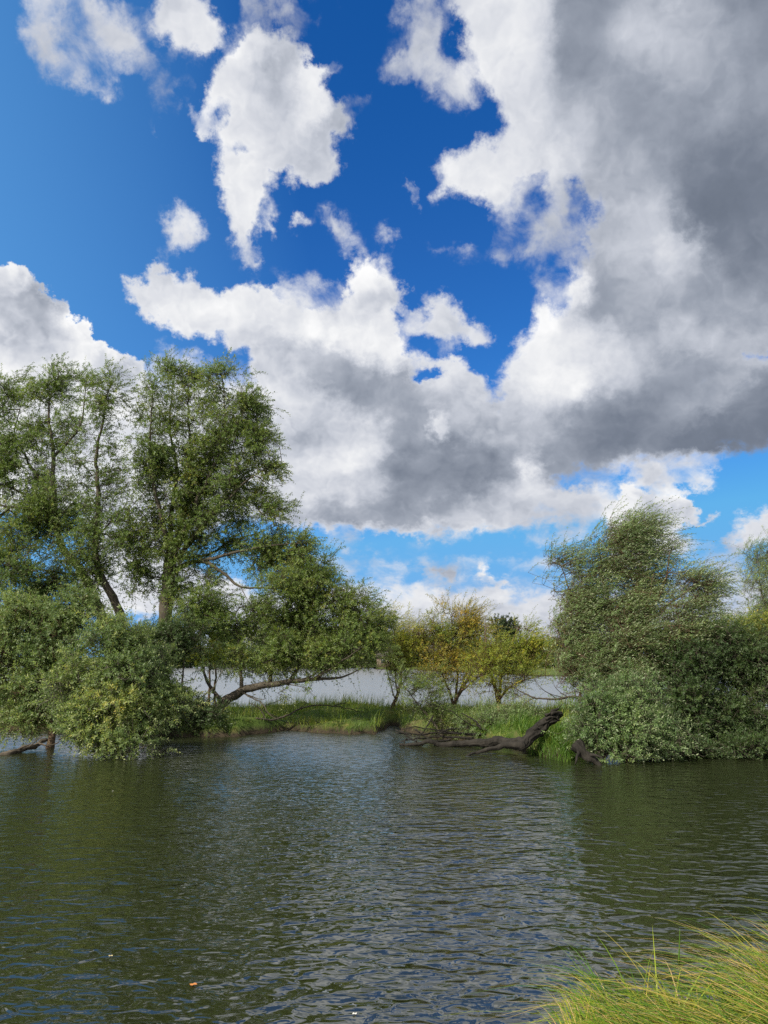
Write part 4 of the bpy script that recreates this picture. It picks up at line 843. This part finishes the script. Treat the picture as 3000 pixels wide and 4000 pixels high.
for px, py, r, col, lab in [(755,3850,.022,(.55,.22,.06),'orange fallen leaf floating on the river'),(1385,3965,.012,(.8,.78,.7),'small pale petal floating near the bottom edge'),(432,3738,.014,(.5,.42,.2),'yellowed leaf floating on the dark left water'),(440,3092,.012,(.8,.8,.75),'white fleck floating in front of the stump in the water')]:
    mm, nn, oo = new_mat('floating_leaf'); pb = nn.node('ShaderNodeBsdfPrincipled'); nn.link(nn.mixc(nn.noise(nn.node('ShaderNodeTexCoord').outputs['Object'], 60, 3), tuple(c * .75 for c in col) + (1,), col + (1,)), pb.inputs['Base Color']); pb.inputs['Roughness'].default_value = .6; nn.link(pb.outputs[0], oo.inputs[0])
    c = P(px, py, YW(py)); th = np.linspace(0, 2 * np.pi, 11)[:-1]; a0 = rng.uniform(0, 6)
    rad = r * (1 + .25 * np.cos(2 * th) + .08 * np.sin(5 * th)); ring = np.stack([rad * np.cos(th + a0), rad * np.sin(th + a0), .006 + .003 * np.cos(3 * th)], -1)
    v = np.concatenate([[[0, 0, .004]], ring]) + np.array([c[0], c[1], .004]); k = np.arange(10)
    f = np.stack([np.zeros(10, int), 1 + k, 1 + (k + 1) % 10], -1)
    tag(mesh_obj('floating_leaf', v, [f], mm), lab, 'leaf')

# ------------------------------------------------------------------ beyond the lake
def far_tree(px, top, bot, hw, Y, mat, label, name='far_tree', tone=0.0, lv=(.5, .3)):
    k = Y / F; h = (bot - top) * k
    base = P(px, bot, Y); base[2] = min(base[2], float(ground_h(base[0], Y)))
    lobes = []
    for _ in range(7):
        lobes.append((px + rng.uniform(-.55, .55) * hw, top + (bot - top) * rng.uniform(.28, .72), rng.uniform(-1, 1) * hw * k * .5, hw * rng.uniform(.45, .62), (bot - top) * rng.uniform(.22, .32), 1))
    lobes.append((px, top + (bot - top) * .25, 0, hw * .6, (bot - top) * .24, 1)); lobes.append((px, bot - (bot - top) * .2, 0, hw * 1.1, (bot - top) * .22, 1.3))
    return make_tree(name, label, 'tree', 'trees beyond the lake', base, Y, [([(px, bot + 6, 0), (px + 2, (top + bot) / 2, 0), (px, top + (bot - top) * .2, 0)], .04 * h * .6, .06), ([(px, (top + bot) / 2 + 10, 0), (px + hw * .4, top + (bot - top) * .4, 0)], .1, .05), ([(px, (top + bot) / 2 + 15, 0), (px - hw * .4, top + (bot - top) * .4, 0)], .1, .05)],
       lobes, M_bark, mat, leaf=lv, shoot=(.7, 1.4), nleaf=9, sub=2, spread=.5, dens=4.0, up=.5, droop=.1, gap=.25, tone=tone, twig=.02, wind=(0, 0, 0))
for a in [
 (560,2450,2612,90,205,M_oak,'dark tree across the lake behind the dark sallow bush'),
 (720,2470,2612,80,200,M_oak,'dark tree across the lake behind the twin-stemmed willow'),
 (880,2440,2612,90,200,M_oak,'dark tree across the lake behind the leaning trunk'),
 (1050,2450,2612,90,195,M_oak,'dark tree across the lake behind the crown of the leaning willow'),
 (1210,2440,2610,90,192,M_oak,'broad dark tree across the lake behind the leaning willow tips'),
 (1340,2450,2608,80,190,M_oak,'dark tree on the far shore above the tip of the leaning trunk'),
 (1440,2440,2606,75,188,M_oak,'dark tree on the far shore just left of the slim yellow-green willow'),
 (1545,2470,2606,60,186,M_farlight,'lighter tree on the far shore behind the slim yellow-green willow'),
 (1640,2470,2606,55,190,M_oak,'small dark round tree on the far shore left of the orange willow'),
 (1725,2465,2606,45,195,M_oak,'small dark tree on the far shore behind the orange willow'),
 (1830,2490,2606,70,185,M_farlight,'pale bushy tree on the far shore behind the orange willow'),
 (1985,2408,2600,68,200,M_oak,'dark domed oak standing highest on the far shore'),
 (2080,2490,2616,60,160,M_oak,'dark bushy tree on the far shore behind the round yellow-green willow'),
 (2175,2500,2620,60,150,M_farlight,'pale tree on the far meadow left of the windblown willow'),
 (2270,2490,2622,70,150,M_oak,'dark tree on the far meadow behind the windblown willow'),
]: far_tree(*a)
hm, hn, ho = new_mat('brown_brick'); hb = hn.node('ShaderNodeBsdfPrincipled'); hn.link(hn.ramp(hn.noise(hn.node('ShaderNodeTexCoord').outputs['Object'], 3, 4), [(.3, (.10, .075, .06)), (.7, (.15, .11, .085))]), hb.inputs['Base Color']); hn.link(hb.outputs[0], ho.inputs[0])
rm, rn_, ro = new_mat('grey_roof_tiles'); rb = rn_.node('ShaderNodeBsdfPrincipled'); rn_.link(rn_.ramp(rn_.noise(rn_.node('ShaderNodeTexCoord').outputs['Object'], 4, 4), [(.3, (.05, .045, .04)), (.7, (.08, .07, .06))]), rb.inputs['Base Color']); rn_.link(rb.outputs[0], ro.inputs[0])
wm, wn_, wo = new_mat('white_render'); wb = wn_.node('ShaderNodeBsdfPrincipled'); wn_.link(wn_.ramp(wn_.noise(wn_.node('ShaderNodeTexCoord').outputs['Object'], 2, 4), [(.3, (.6, .58, .55)), (.7, (.75, .74, .7))]), wb.inputs['Base Color']); wn_.link(wb.outputs[0], wo.inputs[0])
gm, gn_, go_ = new_mat('window_glass'); gb = gn_.node('ShaderNodeBsdfPrincipled'); gb.inputs['Base Color'].default_value = (.03, .04, .05, 1); gb.inputs['Roughness'].default_value = .1; gn_.link(gb.outputs[0], go_.inputs[0])
def box(g, x0, x1, y0, y1, z0, z1):
    v = [(x, y, z) for z in (z0, z1) for y in (y0, y1) for x in (x0, x1)]
    g.add(v, [[0, 2, 3, 1], [4, 5, 7, 6], [0, 1, 5, 4], [1, 3, 7, 5], [3, 2, 6, 7], [2, 0, 4, 6]])
def house(px, py, Y, wd, hh, wall, label):
    b = P(px, py, Y); b[2] = float(ground_h(b[0], Y)); root = empty('house', b); tag(root, label, 'house')
    x, y, z = b; g = Geo(); box(g, x - wd / 2, x + wd / 2, y, y + 6, z - .5, z + hh); g.build('wall', wall, root)
    g = Geo(); e = .4
    g.add([(x - wd / 2 - e, y - e, z + hh + .003), (x + wd / 2 + e, y - e, z + hh + .003), (x + wd / 2 + e, y + 6 + e, z + hh + .003), (x - wd / 2 - e, y + 6 + e, z + hh + .003), (x - wd / 2 - e, y + 3, z + hh + 2.4), (x + wd / 2 + e, y + 3, z + hh + 2.4)],
          [[0, 1, 5, 4], [2, 3, 4, 5], [3, 2, 1, 0]], [[0, 4, 3], [1, 2, 5]]); g.build('roof', rm, root)
    for k in (-.28, .28):
        g = Geo(); box(g, x + wd * k - .5, x + wd * k + .5, y - .04, y + .1, z + 1.0, z + 2.0); g.build('window', gm, root)
house(1528, 2572, 182, 7.0, 2.4, hm, 'brown house with a grey roof between trees on the far shore')
house(1722, 2570, 180, 5.0, 2.6, wm, 'low white house among the trees behind the orange willow')
open('/tmp/stats.txt', 'w').write(repr(STATS) + str(sum(s[2] for s in STATS))) if False else None
